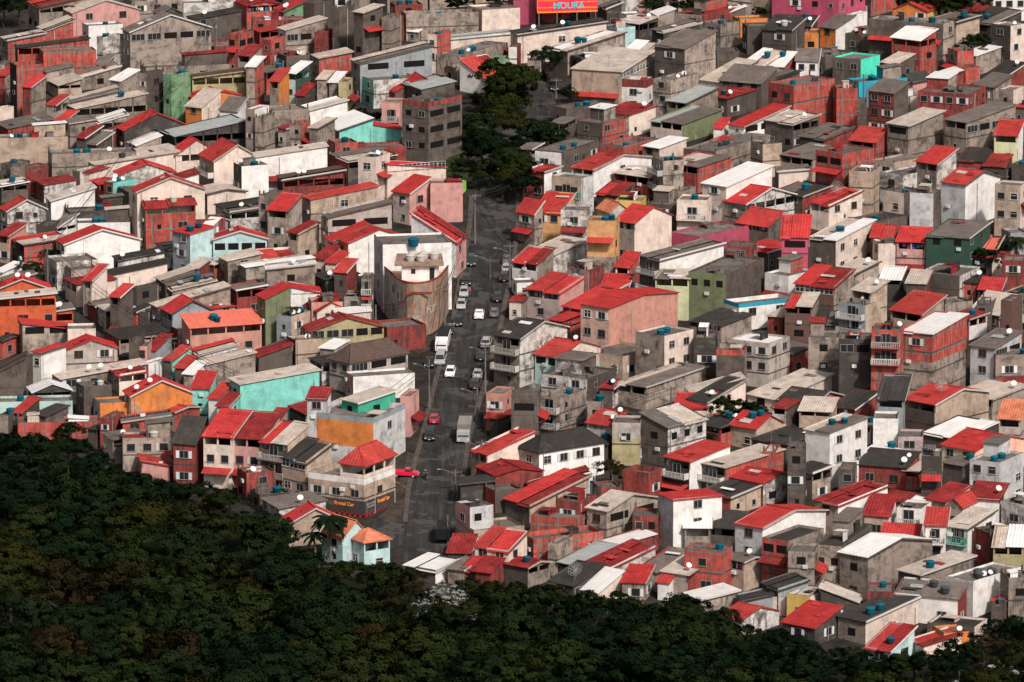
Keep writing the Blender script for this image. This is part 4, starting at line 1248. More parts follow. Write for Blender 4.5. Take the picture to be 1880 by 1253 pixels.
GREEN=[(770,150,60,60),(930,170,55,60),(905,240,60,60),(980,260,50,40),(930,320,45,45),(860,300,60,50),(1000,100,25,25),(1365,755,45,35),(1120,875,30,25),(680,200,35,15),(70,470,25,25),(1790,95,35,35),(60,205,25,20),(1820,480,30,30),(775,632,52,40),(600,905,55,48),(690,990,45,35),(760,690,28,60),(660,975,30,30),(22,18,36,42),(690,600,20,30)]
def fillers(rows,limit):
    grid=[[0]*GW for _ in range(GH)]
    for d in rows: cover(grid,d)
    out=[]; r2=random.Random(5); hid=10**6
    cells=[(gx,gy) for gy in range(GH-1,-1,-1) for gx in range(GW)]
    for size in (1.0,.66,.42):
        for gx,gy in cells:
            if grid[gy][gx]: continue
            x,y=gx*CELL+3,gy*CELL+3
            if y>forest_y(x)-4 or on_road(x,y,6) or on_alley(x,y): continue
            if any(abs(x-a)<w and abs(y-b)<h for a,b,w,h in GREEN): continue
            if len(out)>=limit: return out
            a=68 if x<480 else 66 if x<930 else 40 if x<1250 else 43
            for t in range(3):
                k=size*r2.uniform(.75,1.1); ca,sa=math.cos(math.radians(a)),math.sin(math.radians(a)); sc=11-1.5*(626-y)/600
                H=r2.uniform(2.9,5.2 if size>.6 else 3.4)*sc
                d=dict(x=x,y=y+4-H,wl=8*ca*sc*k,wr=9*sa*sc*k,H=H,H0=H,roof=r2.choice(['SL','SL','F','SL','GR']),rise=r2.uniform(6,12)*k,add=False,nick=None,w={},aw='',bal='',gar='',tanks=[],dish=0,o='',p=.4,a=a,fill=True,hid=hid)
                d['mL']=r2.choice('GGDDKRBBCTV'); d['mR']=r2.choice('GGDDTKRBBWCV') if r2.random()<.5 else d['mL']
                d['rc']='s' if d['roof']=='F' else r2.choice('kkkgggadrda')
                if d['rc'] in 'kg' and d['mR'] in 'WC': d['mR']='G'
                if r2.random()<.5 and d['roof']!='F': d['o']=r2.choice('LRRB')
                if r2.random()<.2: d['tanks']=[('blue',1)]
                if r2.random()<.2: d['dish']=1
                solve(d)
                if any(on_road(px,py) or on_alley(px,py,5) or py>forest_y(px)+6 for px,py in base_pts(d)): continue
                ok=True
                for b in rows+out:
                    if (d['cen']-b['cen']).length>d['rad']+b['rad']: continue
                    if overlap(d,b)>.5: ok=False; break
                if ok and any(abs(b['x']-d['x'])<110 and abs(b['y']-d['y'])<110 and hides(d,b) for b in rows): ok=False
                if ok:
                    hid+=1; out.append(d); cover(grid,d); break
    return out
# ------------------------------------------------------------------ build all houses
ROWS=parse(); ORDER=list(ROWS)
left_over=relax(ROWS)
nv=order_fix(ROWS); left_over=relax(ROWS,12); nv2=order_fix(ROWS,12); print('ORDER',nv,nv2)
for a in ROWS: a['ov0']={id(b):overlap(a,b) for b in ROWS if b is not a and (a['cen']-b['cen']).length<a['rad']+b['rad']}
grow(ROWS)
FILL=fillers(ROWS,240); ORDER+=FILL
for d in ORDER:
    if d['L']>17 or d['R']>17: print('BIG',round(d['x']),round(d['y']),d['L'],d['R'],d['a'],d['nick'])
print('FILL',len(FILL))
print('HOUSES',len([d for d in ROWS if not d['add']]),'blocks',len(ROWS),'overlaps',left_over)
def tank_proto(kind):
    b,l={'blue':(BLUE,BLUEL),'dark':(plain('dark_plastic',(0.03,0.035,0.04),.5),plain('dark_lid',(0.045,0.05,0.055),.5)),'white':(PALE,PALE)}[kind]
    r=put('water_tank',None)
    m=MB(); m.lathe([(0.01,0),(.48,0),(.52,.12),(.57,.36),(.60,.66),(.63,.70),(.63,.76)]); build('tank_body',m,[b],r,True)
    m=MB(); m.lathe([(.66,.74),(.66,.80),(.55,.90),(.30,.98),(.12,1.0),(.1,1.05),(.001,1.06)]); build('lid',m,[l],r,True)
    remember(r); return r
def dish_proto():
    r=put('satellite_dish',None)
    M=Matrix.Translation((0,0,.75))@Matrix.Rotation(math.radians(52),4,'X')
    m=MB(); m.lathe([(.40,.10),(.38,.115),(.28,.05),(.16,.016),(.001,0)],n=16); m.v=[tuple(M@Vector(p)) for p in m.v]; build('reflector',m,[DISHW],r,True)
    m=MB(); m.bar((0,0,-.1),(0,.04,.74),.035); m.bar(M@Vector((0,-.36,.1)),M@Vector((0,0,.45)),.02); m.bar(M@Vector((0,0,.42)),M@Vector((0,0,.52)),.05); build('mount_arm',m,[METAL],r)
    remember(r); return r
def mesh_dish_proto():
    r=put('mesh_dish_antenna',None)
    M=Matrix.Translation((0,0,1.25))@Matrix.Rotation(math.radians(48),4,'X')
    prof=lambda q:.28*q*q
    m=MB()
    for k in range(12):
        t=k*math.pi/6
        pts=[M@Vector((math.cos(t)*q,math.sin(t)*q,prof(q))) for q in (0.05,.35,.7,1.05)]
        for a,b in zip(pts,pts[1:]): m.bar(a,b,.022,0,4)
    for q in (.4,.72,1.05):
        for k in range(24):
            t=k*math.pi/12; t2=t+math.pi/12
            m.bar(M@Vector((math.cos(t)*q,math.sin(t)*q,prof(q))),M@Vector((math.cos(t2)*q,math.sin(t2)*q,prof(q))),.016,0,3)
    build('mesh_reflector',m,[MESHM],r)
    m=MB(); m.bar((0,0,-.1),(0,.05,1.25),.05); 
    for k in range(3): t=k*2.094; m.bar(M@Vector((math.cos(t)*.9,math.sin(t)*.9,.23)),M@Vector((0,0,.75)),.018,0,3)
    m.bar(M@Vector((0,0,.68)),M@Vector((0,0,.85)),.07); build('mast',m,[METAL],r)
    remember(r); return r
PROT={'blue':tank_proto('blue'),'dark':tank_proto('dark'),'white':tank_proto('white'),'dish':dish_proto(),'mesh':mesh_dish_proto()}
USED=set()
def place(kind,M,rz,scale=1.0):
    p=PROT[kind]
    o=p if kind not in USED else copytree(p)
    USED.add(kind)
    o.location=M; o.rotation_euler=(0,0,rz); o.scale=(scale,)*3
    return o
HOUSES=[]; cur=None; EXTRA=[]
for i,d in enumerate(ORDER):
    rr=random.Random(1000+i*7)
    d['rise_px']=d['rise']; d['rise']=d['riseM']
    rz=math.pi/2-d['ar']
    P=Vector((d['P'].x,d['P'].y,gz(d['P'].y)))
    T=Matrix.Translation(P)@Matrix.Rotation(rz,4,'Z')
    kindname='shed' if d.get('shed') or (d.get('fill') and d['h']<3.6) else ('brick_house' if d['mR'] in 'BR' or d['mL'] in 'BR' else 'tall_house' if d['h']>8.2 else 'house'); d['kindname']=kindname  # tall houses are told apart by height alone, not as flats
    if d['add'] and cur is not None:
        e=cur['e']
        # annex block: same house, own parts, expressed in the parent's frame
        par=put('annex',None,e); MM=cur['T'].inverted()@T
        # keep the tree flat: thing > annex(wall mesh) handled below
        d['annex_of']=cur; d['T']=T
        make_block(d,par,rr)
        for ch in [c for c in bpy.data.objects if c.parent==par]:
            mb_=MM@ch.matrix_basis.copy(); ch.parent=e; ch.matrix_basis=mb_
        bpy.data.objects.remove(par)
    else:
        e=put(kindname,None,None,P,rz); cur=d; d['e']=e; d['T']=T; HOUSES.append(d)
        make_block(d,e,rr)
    # rooftop things
    k=0
    for kind,n in d['tanks']:
        for q in range(n):
            s=rr.uniform(.85,1.15)
            x=min(d['R']-.8,max(.8,d['R']*(.22+.5*rr.random()) if n==1 else d['R']*(.2+.2*rr.random())+q*1.45)); y=min(d['L']-.8,max(.7,d['L']*rr.uniform(.2,.5)))
            o=place(kind,T@Vector((x,y,d['zroof'](x,y)-.02)),rr.random()*6,s); EXTRA.append((o,kind+' tank',cur,q,n))
    for q in range(d['dish']):
        x=d['R']*rr.uniform(.1,.7); y=min(.5,d['L']*.3)
        o=place('dish',T@Vector((x,y,d['zroof'](x,y)-.02)),rr.uniform(-.5,.5),rr.uniform(.9,1.2)); EXTRA.append((o,'dish',cur,q,d['dish']))
    for q in range(d.get('mesh',0)):
        x=d['R']*rr.uniform(.25,.7); y=d['L']*rr.uniform(.2,.5)
        o=place('mesh',T@Vector((x,y,d['zroof'](x,y)-.02)),rr.uniform(-.6,.6),rr.uniform(.85,1.1)); EXTRA.append((o,'mesh dish',cur,q,d.get('mesh',0)))
# ------------------------------------------------------------------ ground, road, alleys
gm,n,b=base('earth_and_concrete')
c=mixc(n,ramp(n,noise(n,wpos(n),0.25,5),0.35,0.65),(0.045,0.038,0.032),(0.018,0.016,0.014))
n.links.new(c,b.inputs['Base Color'])
m=MB()
prof=[(-1500,gz(-1500)),(-400,gz(-400)),(400,gz(400)),(700,gz(400)+14),(6000,gz(400)+40)]
for (y0,z0),(y1,z1) in zip(prof,prof[1:]): m.poly([(-4000,y0,z0-.02),(4000,y0,z0-.02),(4000,y1,z1-.02),(-4000,y1,z1-.02)])
build('ground',m,[gm],kind='structure')
am,n,b=base('asphalt',0.9,0.08)  # asphalt tone is darkened to stand in for cloud shade on the street
c=mixc(n,ramp(n,noise(n,wpos(n,(.5,.12,.5)),0.9,5,.7),0.35,0.7),(0.021,0.0195,0.0185),(0.045,0.041,0.038))
c=mixc(n,ramp(n,noise(n,wpos(n),0.22,3),0.52,0.60,0,.6),c,(0.016,0.015,0.0145))
c=mixc(n,ramp(n,noise(n,wpos(n,(1.6,.05,.5)),1.0,4,.7),0.5,0.68,0,.6),c,(0.075,0.069,0.064))
c=mixc(n,ramp(n,noise(n,wpos(n,(.25,.25,.25)),1.0,2),0.56,0.58,0,.7),c,(0.072,0.067,0.063))
c=mixc(n,ramp(n,noise(n,wpos(n),5,2),0.4,0.7,0,.35),c,(0.03,0.029,0.028))
n.links.new(c,b.inputs['Base Color'])
pm,n,b=base('pavement_concrete',0.9)
c=mixc(n,ramp(n,noise(n,wpos(n),0.6,5,.7),0.35,0.7),(0.10,0.083,0.072),(0.05,0.042,0.037)); n.links.new(c,b.inputs['Base Color'])
def strip(mb,left,right,up,kerb=False,m=0):
    A=[ground(*p)[0]+Vector((0,0,up)) for p in left]; B=[ground(*p)[0]+Vector((0,0,up)) for p in right]
    for i in range(len(A)-1):
        mb.poly([A[i],B[i],B[i+1],A[i+1]],m)
        if kerb:
            for E in (A,B): mb.poly([E[i]-Vector((0,0,up+.3)),E[i+1]-Vector((0,0,up+.3)),E[i+1],E[i]],m)
m=MB(); strip(m,RL,RR,.02); build('main_street',m,[am],kind='structure')
m=MB(); strip(m,[(x-9,y) for x,y in RL[2:15]],RL[2:15],.14,True); build('pavement_uphill_side',m,[pm],kind='structure')
m=MB(); strip(m,RR[1:15],[(x+9,y) for x,y in RR[1:15]],.14,True); build('pavement_downhill_side',m,[pm],kind='structure')
m=MB(); strip(m,[(640,990),(690,952),(725,928),(752,905)],[(660,1040),(715,1010),(738,1000),(742,990)],.012); build('side_street',m,[am],kind='structure')
for pts in ALLEYS:
    m=MB(); strip(m,[(x-12,y+5) for x,y in pts],[(x+12,y-5) for x,y in pts],.016); build('alley',m,[am],kind='structure')
m=MB(); strip(m,[(815,300),(822,330),(838,352)],[(855,268),(862,300),(866,325)],.3)
gr,n,b=base('grass_bank'); c=mixc(n,noise(n,wpos(n),1.5,4),(0.012,0.022,0.008),(0.045,0.05,0.022)); n.links.new(c,b.inputs['Base Color'])
build('grass_bank',m,[gr],kind='structure')
dm,n,b=base('trodden_earth'); c=mixc(n,ramp(n,noise(n,wpos(n),.8,5,.7),.38,.64),(0.075,0.055,0.042),(0.03,0.027,0.022)); n.links.new(c,b.inputs['Base Color'])
m=MB(); strip(m,[(724,905),(740,868),(748,830)],[(753,907),(757,875),(768,835)],.05); build('earth_verge',m,[dm],kind='structure')
m=MB(); strip(m,[(700,948),(722,925),(735,918)],[(722,960),(736,940),(745,930)],.05); build('earth_verge',m,[dm],kind='structure')
m=MB(); strip(m,[(722,886),(746,900)],[(724,882),(748,896)],.12,True); build('concrete_path',m,[pm],kind='structure')
m=MB(); strip(m,[(745,640),(770,650),(800,640)],[(760,615),(790,618),(826,612)],.05); build('earth_verge',m,[dm],kind='structure')
# ------------------------------------------------------------------ trees
def leafmat(name,cols,sss=0.0):
    m,n,b=base(name,0.9,0.0); u,v=uvxy(n)
    r=orand(n)
    t=math2(n,'FRACT',math2(n,'ADD',math2(n,'MULTIPLY',u,.22),math2(n,'MULTIPLY',r,.999)))
    cr=n.nodes.new('ShaderNodeValToRGB'); n.links.new(t,cr.inputs[0])
    e=cr.color_ramp.elements
    e[0].position=0; e[0].color=(*cols[0],1); e[1].position=1; e[1].color=(*cols[-1],1)
    for i,cc in enumerate(cols[1:-1]): q=e.new((i+1)/(len(cols)-1)); q.color=(*cc,1)
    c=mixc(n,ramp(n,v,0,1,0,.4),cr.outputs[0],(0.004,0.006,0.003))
    n.links.new(c,b.inputs['Base Color']); return m
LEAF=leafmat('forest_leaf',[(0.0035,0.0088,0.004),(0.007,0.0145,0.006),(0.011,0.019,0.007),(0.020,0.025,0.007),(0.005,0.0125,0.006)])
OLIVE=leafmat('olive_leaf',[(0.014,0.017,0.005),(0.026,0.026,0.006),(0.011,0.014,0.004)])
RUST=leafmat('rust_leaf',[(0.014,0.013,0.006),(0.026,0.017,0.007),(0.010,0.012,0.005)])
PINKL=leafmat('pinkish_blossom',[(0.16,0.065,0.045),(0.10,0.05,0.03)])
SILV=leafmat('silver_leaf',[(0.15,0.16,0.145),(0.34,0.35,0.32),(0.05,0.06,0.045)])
BARK=plain('bark',(0.035,0.027,0.021),.95); BARKP=plain('pale_bark',(0.11,0.09,0.075),.95)
def rv(r): 
    while True:
        v=Vector((r.uniform(-1,1),r.uniform(-1,1),r.uniform(-1,1)))
        if .01<v.length<1: return v.normalized()
def crown_mesh(name,seed,mat,R=3.5,Hh=4.4,nl=8,per=60,clumps=17,leaf=.27,open_=0.0):
    r=random.Random(seed); V=[];F=[];UV=[];N=[]
    for i in range(nl):
        a=r.random()*6.283; q=R*.72*math.sqrt(r.random()); c=Vector((math.cos(a)*q,math.sin(a)*q,Hh*(.12+.62*r.random())*(1-.75*(q/R)**2)))
        lr=R*r.uniform(.40,.60)
        for j in range(clumps):
            d=rv(r); d.z=abs(d.z)*.9-.18
            cc=c+Vector((d.x*lr,d.y*lr,d.z*lr*.75)); cl=r.random()
            cs=lr*r.uniform(.20,.36)
            for k in range(per):
                e=rv(r); p=cc+Vector((e.x*cs,e.y*cs,e.z*cs*.6))*r.random()**.4
                nrm=(e*.45+(p-c).normalized()*1.0+rv(r)*.5+Vector((0,0,.35))).normalized(); x=nrm.orthogonal().normalized(); y=nrm.cross(x)
                t=r.random()*6.28; x,y=x*math.cos(t)+y*math.sin(t),y*math.cos(t)-x*math.sin(t)
                s=leaf*r.uniform(.6,1.2); b=len(V)
                N+=[(((p-c).normalized()*.75+(p-Vector((0,0,Hh*.3))).normalized()*.35+e*.3+rv(r)*.2).normalized())]*4; V+= [tuple(p+x*s*.5),tuple(p+y*s*.32),tuple(p-x*s*.5),tuple(p-y*s*.32)]; F.append((b,b+1,b+2,b+3))
                UV+= [(cl,r.random())]*4
    me=bpy.data.meshes.new(name); me.from_pydata(V,[],F); me.materials.append(mat)
    l=me.uv_layers.new(name='UVMap'); fl=[]
    rr_=[r.random() for _ in F]
    for i in range(len(F)): fl+= [UV[4*i][0],rr_[i]]*4
    l.data.foreach_set('uv',fl); me.polygons.foreach_set('use_smooth',[True]*len(F)); me.update(); me.normals_split_custom_set_from_vertices(N); return me
def trunk_mesh(seed,h=6.0,R=3.0,mat=BARK):
    r=random.Random(seed); m=MB(); p=Vector((0,0,-.5)); rad=.26
    for k in range(4):
        q=p+Vector((r.uniform(-.3,.3),r.uniform(-.3,.3),(h+.5)/4)); m.bar(p,q,rad,0,7,rad*.82); p=q; rad*=.82
        if k>=1:
            for _ in range(3):
                a=r.random()*6.28; L=R*r.uniform(.5,.85); e=p+Vector((math.cos(a)*L,math.sin(a)*L,r.uniform(.6,1.9))); mid=p.lerp(e,.5)+Vector((0,0,-.2))
                m.bar(p,mid,rad*.5,0,5,rad*.36); m.bar(mid,e,rad*.36,0,5,rad*.15)
    return m.mesh('trunk',[mat])
CM={'green':[crown_mesh('crown',s,LEAF,nl=9) for s in range(5)]+[crown_mesh('crown',s,LEAF,3.0,5.2,9) for s in (11,12)],
    'olive':[crown_mesh('crown',21,OLIVE)],'rust':[crown_mesh('crown',31,RUST,nl=7,clumps=8)],
    'pink':[crown_mesh('crown',41,PINKL,3.2,2.2,5,22,6,.3)],'round':[crown_mesh('crown',s,LEAF,3.2,4.8,10,60,16) for s in (51,52)]}
TM=[trunk_mesh(s) for s in range(3)]; TMP=trunk_mesh(9,6,3.4,BARKP)
TREES=[]
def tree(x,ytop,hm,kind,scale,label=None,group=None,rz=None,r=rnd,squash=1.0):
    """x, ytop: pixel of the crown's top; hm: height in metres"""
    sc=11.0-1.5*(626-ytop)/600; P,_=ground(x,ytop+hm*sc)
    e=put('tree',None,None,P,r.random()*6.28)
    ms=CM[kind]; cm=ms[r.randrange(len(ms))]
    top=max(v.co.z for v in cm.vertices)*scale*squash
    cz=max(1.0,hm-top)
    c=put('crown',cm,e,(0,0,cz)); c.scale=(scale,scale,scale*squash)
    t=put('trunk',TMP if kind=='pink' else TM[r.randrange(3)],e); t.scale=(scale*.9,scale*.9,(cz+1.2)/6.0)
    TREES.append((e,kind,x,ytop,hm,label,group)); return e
r=random.Random(77)
# the wood in front of the town: crowns picked row by row from its upper edge
row=0
fx=[]
y=780.0
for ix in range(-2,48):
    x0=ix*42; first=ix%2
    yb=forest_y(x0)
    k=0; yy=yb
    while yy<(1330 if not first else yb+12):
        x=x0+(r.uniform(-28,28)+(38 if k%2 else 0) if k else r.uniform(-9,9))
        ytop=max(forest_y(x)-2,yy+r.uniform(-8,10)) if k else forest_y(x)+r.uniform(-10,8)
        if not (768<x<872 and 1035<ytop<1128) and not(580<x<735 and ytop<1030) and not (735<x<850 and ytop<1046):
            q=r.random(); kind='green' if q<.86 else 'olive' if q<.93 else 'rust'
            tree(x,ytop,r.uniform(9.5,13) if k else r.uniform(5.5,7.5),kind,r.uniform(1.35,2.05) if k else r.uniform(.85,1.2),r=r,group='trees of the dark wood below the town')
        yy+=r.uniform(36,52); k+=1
# single trees in the picture: x, top, height, kind, scale, label
for x,yt,hm,kind,sc,lb in [
 (128,776,6,'round',.75,'small dark tree rising alone above the wood beside the brick terrace'),
 (938,120,9,'round',2.0,'big dark round tree at the top of the bend of the road'),
 (905,192,8,'olive',1.9,'large olive tinged tree overhanging the road bend'),(872,205,7,'round',1.5,'dark tree behind the olive tinged tree on the bank'),
 (985,222,6,'round',1.35,'dark bushy tree by the white house on the bend'),(1015,235,5,'green',.95,'low dark tree beside the bushy one on the bend'),
 (938,268,8,'round',1.35,'dark tall tree at the foot of the road bend'),(922,300,6.5,'olive',1.1,'olive tree at the foot of the road bend'),(955,300,6.5,'round',1.05,'dark tree leaning over the start of the straight road'),
 (925,108,9,'round',1.7,'tall dark tree standing highest above the road bend'),(890,235,8,'round',1.5,'dark tree in the middle of the clump at the road bend'),(900,285,6,'round',1.1,'dark tree at the lower end of the clump by the road bend'),(962,318,6,'green',.9,'dark drooping tree by the white topped pole'),(790,1112,6,'green',1.1,'dark tree in front of the bright silver leaved tree'),(842,1106,6,'green',1.05,'dark tree pressed against the bright silver leaved tree'),(815,1126,7,'round',1.2,'rounded dark tree below the bright silver leaved tree'),(838,318,2.5,'green',.42,'shrubby little tree beside the lime green wall'),(850,290,3,'green',.5,'shrubby tree on the grass bank'),(870,268,4,'green',.6,'dark tree at the top of the grass bank'),
 (1002,86,5,'green',.9,'dark street tree beside the green gate up the hill'),(1045,160,3,'green',.45,'small bushy tree where the upper road turns'),
 (1345,730,5.5,'round',1.1,'dark tree between tan house and mould stained house'),(1382,738,5,'round',.7,'smaller dark tree beside the tan house with tanks'),
 (1122,845,4.5,'rust',.85,'brownish tree beside the teal shed'),
 (672,198,3.6,'green',.62,'green tree in the yard in front of the white streaked wall'),(705,204,3.4,'green',.6,'green tree in the yard below the zinc roofs'),
 (70,188,3.5,'green',.55,'green tree among red roofs near the upper alley'),(100,455,4,'green',.6,'dark tree at the mouth of the alley'),(58,480,4.5,'green',.7,'dark tree deeper down the alley by white houses'),
 (8,-15,7,'round',1.0,'dark tree in the upper corner beside the red roofed grey house'),(35,-5,6,'green',.9,'dark tree beside the grey house at the top corner'),
 (1790,66,5.5,'round',1.3,'dark tree between grey terrace and roofs uphill'),(1778,85,4,'green',.6,'dark shrubby tree on the slope below the grey terrace'),
 (345,8,3,'green',.6,'green scrub tree behind the tall grey gabled building'),(1590,58,3,'green',.35,'small tree against the white part of the raspberry building'),
 (1815,455,5,'round',1.0,'dark tree beside the dark red house'),(1845,440,4,'green',.6,'leafy tree in the yard near the pink walled house'),
 (1395,10,3,'green',.5,'dark shrub tree among sooty roofs'),(420,1110,6,'pink',.7,'tree with pinkish dry branches inside the dark wood'),(375,1060,5.5,'pink',.6,'thin tree with pinkish tips and bare pale limbs'),
 (1735,-25,9,'round',1.3,'dark tree mass at the top beside the white building'),(1780,-20,8,'green',1.2,'dark tree at the top edge by the white building'),(1690,-22,8,'green',1.1,'dark tree above the orange house'),
 (840,-12,5,'green',.8,'dark tree at the top edge above the brick parapet'),(910,-8,5,'round',.7,'dark tree at the top edge near the raspberry wall'),
 (1205,-12,6,'green',.9,'dark tree at the top edge behind the billboard'),(1260,-14,6,'round',.9,'dark tree at the top edge behind the brown brick tower'),
 (1300,795,2.2,'green',.35,'potted looking small tree by the grey sheds')]:
    tree(x,yt,hm,kind,sc,lb)
# silver-leaved trees
def silver(x,yt,hm,n,label,R_=3.4):
    P,_=ground(x,yt+hm*12); e=put('silver_tree',None,None,P); rr=random.Random(int(x))
    m=MB(); lv=MB(); m.bar((0,0,-.5),(0,0,hm*.55),.16,0,6,.12)
    for k in range(n):
        a=rr.random()*6.28; q=math.sqrt(rr.random())*R_; z=hm*(.30+.70*rr.random()*(1-q/6.2)); c=Vector((math.cos(a)*q,math.sin(a)*q,z))
        m.bar((0,0,hm*.45),c-Vector((0,0,.25)),.06,0,4,.03)
        for j in range(10):
            t=j*.628+rr.random()*.3; d=Vector((math.cos(t),math.sin(t),-.35-.3*rr.random())); s=Vector((-math.sin(t),math.cos(t),0))
            L=rr.uniform(.4,.7); w=.11
            lv.poly([c,c+d*L*.5-s*w,c+d*L,c+d*L*.5+s*w],0,[(rr.random(),0)]*4)
    build('crown',lv,[SILV],e); build('trunk',m,[BARKP],e)
    e['label']=label; e['category']='tree'
silver(820,1056,8.5,330,'silver leaved tree standing bright at the edge of the dark wood',4.9)
silver(1855,1198,7,110,'silver leaved tree in the wood below the cream house with tanks')
silver(118,1228,6,40,'small silver leaved tree low in the dark wood')
silver(1790,1235,5,60,'low silver leaved tree beside the bigger silver one')
# palms
def palm(x,yt,hm,nf,FL,label):
    P,_=ground(x,yt+hm*12); e=put('palm_tree',None,None,P); rr=random.Random(int(x)); m=MB(); p=Vector((0,0,-.4))
    for k in range(6): q=Vector((.08*math.sin(k),0,hm*.86*(k+1)/6)); m.bar(p,q,.2-.012*k,0,7,.19-.012*k); p=q
    build('trunk',m,[BARKP],e); f=MB()
    for k in range(nf):
        t=k*2.4; el=rr.uniform(.05,1.35); pts=[p+Vector((math.cos(t)*s*FL*math.cos(el*(1-s)),math.sin(t)*s*FL*math.cos(el*(1-s)),FL*(math.sin(el)*s-.85*s*s))) for s in (0,.25,.5,.75,1)]
        sd_=Vector((-math.sin(t),math.cos(t),0))
        for a,b in zip(pts,pts[1:]):
            for j in range(4):
                c=a.lerp(b,j/4)
                for sg in (-1,1): f.poly([c,c+(b-a)*.3,c+(b-a)*.45+sd_*sg*.42*FL/2.4+Vector((0,0,-.30)),c+(b-a)*.22+sd_*sg*.40*FL/2.4+Vector((0,0,-.28))],0,[(.2,rr.random())]*4)
    build('frond_crown',f,[LEAF],e); e['label']=label; e['category']='palm tree'
palm(606,944,8.0,22,2.6,'tall palm in front of the aqua house with terracotta roofs')
palm(1866,425,4.5,16,1.8,'palm beside the pink walled house in the yard')
palm(1222,433,2.2,9,1.1,'small banana-like palm by the cream gable wall')
palm(578,975,5.5,14,1.8,'shorter palm in the trees beside the tall palm')
fm,n,b=base('forest_floor'); c=mixc(n,noise(n,wpos(n),.5,4),(0.006,0.008,0.004),(0.014,0.015,0.008)); n.links.new(c,b.inputs['Base Color'])
m=MB(); strip(m,[(x,forest_y(x)+28) for x in range(-300,2200,40)],[(x*1.0,1700) for x in range(-300,2200,40)],.03); build('forest_floor',m,[fm],kind='structure')
# ------------------------------------------------------------------ vehicles
PAINT,_n,_b=base('car_paint',.3,.5); _o=_n.nodes.new('ShaderNodeObjectInfo'); _n.links.new(_o.outputs['Color'],_b.inputs['Base Color']); _b.inputs['Coat Weight'].default_value=.6
TYRE=plain('rubber',(0.012,0.012,0.012),.9); RIM=plain('rim',(0.3,0.3,0.31),.4,.5); HL=plain('headlight_glass',(0.6,0.6,0.58),.2); TL=plain('taillight_glass',(0.35,0.01,0.01),.3); PLATE=plain('plate',(0.5,0.5,0.5))
def car_proto(name,Ln,Wd,body,cab,wheel=.31,wx=(.82,-.82)):
    """body: side profile (y along the car, +y = front, z); cab: glasshouse profile, narrower above"""
    e=put(name,None); m=MB(); hw=Wd/2
    def extr(pf,w0,w1,m,mi):
        n=len(pf); zs=[z for _,z in pf]; z0,z1=min(zs),max(zs)
        w=lambda z:w0+(w1-w0)*(z-z0)/(z1-z0)
        for i in range(n):
            (a,za),(b_,zb)=pf[i],pf[(i+1)%n]
            m.poly([(w(za),a,za),(-w(za),a,za),(-w(zb),b_,zb),(w(zb),b_,zb)],mi)
        m.poly([(w(z),y_,z) for y_,z in pf],mi); m.poly([(-w(z),y_,z) for y_,z in pf[::-1]],mi)
    extr(body,hw*.97,hw,m,0)
    if cab:
        extr(cab,hw*.93,hw*.74,m,0)
    bo=build('body',m,[PAINT],e)
    if cab:
        g=MB(); zs=[z for _,z in cab]; z0,z1=min(zs),max(zs); ys=[y_ for y_,_ in cab]
        (yr0,_),(yf0,_),(yf1,_),(yr1,_)=cab
        W=lambda t:hw*(.93+(.74-.93)*t); lp=lambda a,b_,t:a+(b_-a)*t
        for sg in (1,-1):
            mid=(yr0+yf0)/2-.1
            for a0,a1 in ((0.06,.47),(.53,.94)):
                def pt(s,t): return (sg*(W(t)+.012),lp(lp(yr0,yf0,s),lp(yr1,yf1,s),t),lp(z0,z1,t))
                q=[pt(a0,.14),pt(a1,.14),pt(a1,.84),pt(a0,.84)]
                g.poly(q if sg<0 else q[::-1])
        for yy0,yy1,o_ in ((yf0,yf1,.014),(yr0,yr1,-.014)):
            q=[(-W(.12)*.9,lp(yy0,yy1,.12)+o_,lp(z0,z1,.12)+.012),(W(.12)*.9,lp(yy0,yy1,.12)+o_,lp(z0,z1,.12)+.012),(W(.88)*.9,lp(yy0,yy1,.88)+o_,lp(z0,z1,.88)+.012),(-W(.88)*.9,lp(yy0,yy1,.88)+o_,lp(z0,z1,.88)+.012)]
            g.poly(q if o_<0 else q[::-1])
        build('window',g,[GLASS],e)
    for wy in (Ln*.31,-Ln*.30):
        for sg in (1,-1):
            w=MB(); n=14
            for k in range(n):
                t0,t1=2*math.pi*k/n,2*math.pi*(k+1)/n
                for x0,x1,r0,r1,mi in ((-.1,.1,wheel,wheel,0),(.1,.1,wheel,wheel*.6,0),(.1,.085,wheel*.6,0.001,1),(-.1,-.1,wheel*.6,wheel,0)):
                    w.poly([(x0*sg,r0*math.cos(t0),r0*math.sin(t0)),(x0*sg,r0*math.cos(t1),r0*math.sin(t1)),(x1*sg,r1*math.cos(t1),r1*math.sin(t1)),(x1*sg,r1*math.cos(t0),r1*math.sin(t0))],mi)
            build('wheel',w,[TYRE,RIM],e,loc=(sg*(hw-.09),wy,wheel))
    fy=max(y_ for y_,_ in body); ry=min(y_ for y_,_ in body)
    for sg in (1,-1):
        q=MB(); q.box(sg*hw*.72-.16,sg*hw*.72+.16,fy-.1,fy+.015,.6,.74); build('headlight',q,[HL],e)
        q=MB(); q.box(sg*hw*.8-.1,sg*hw*.8+.1,ry-.015,ry+.1,.66,.9); build('taillight',q,[TL],e)
    for yy in (fy+.012,ry-.012):
        q=MB(); q.box(-.2,.2,yy-.012,yy+.012,.42,.55); build('number_plate',q,[PLATE],e)
    remember(e); return e
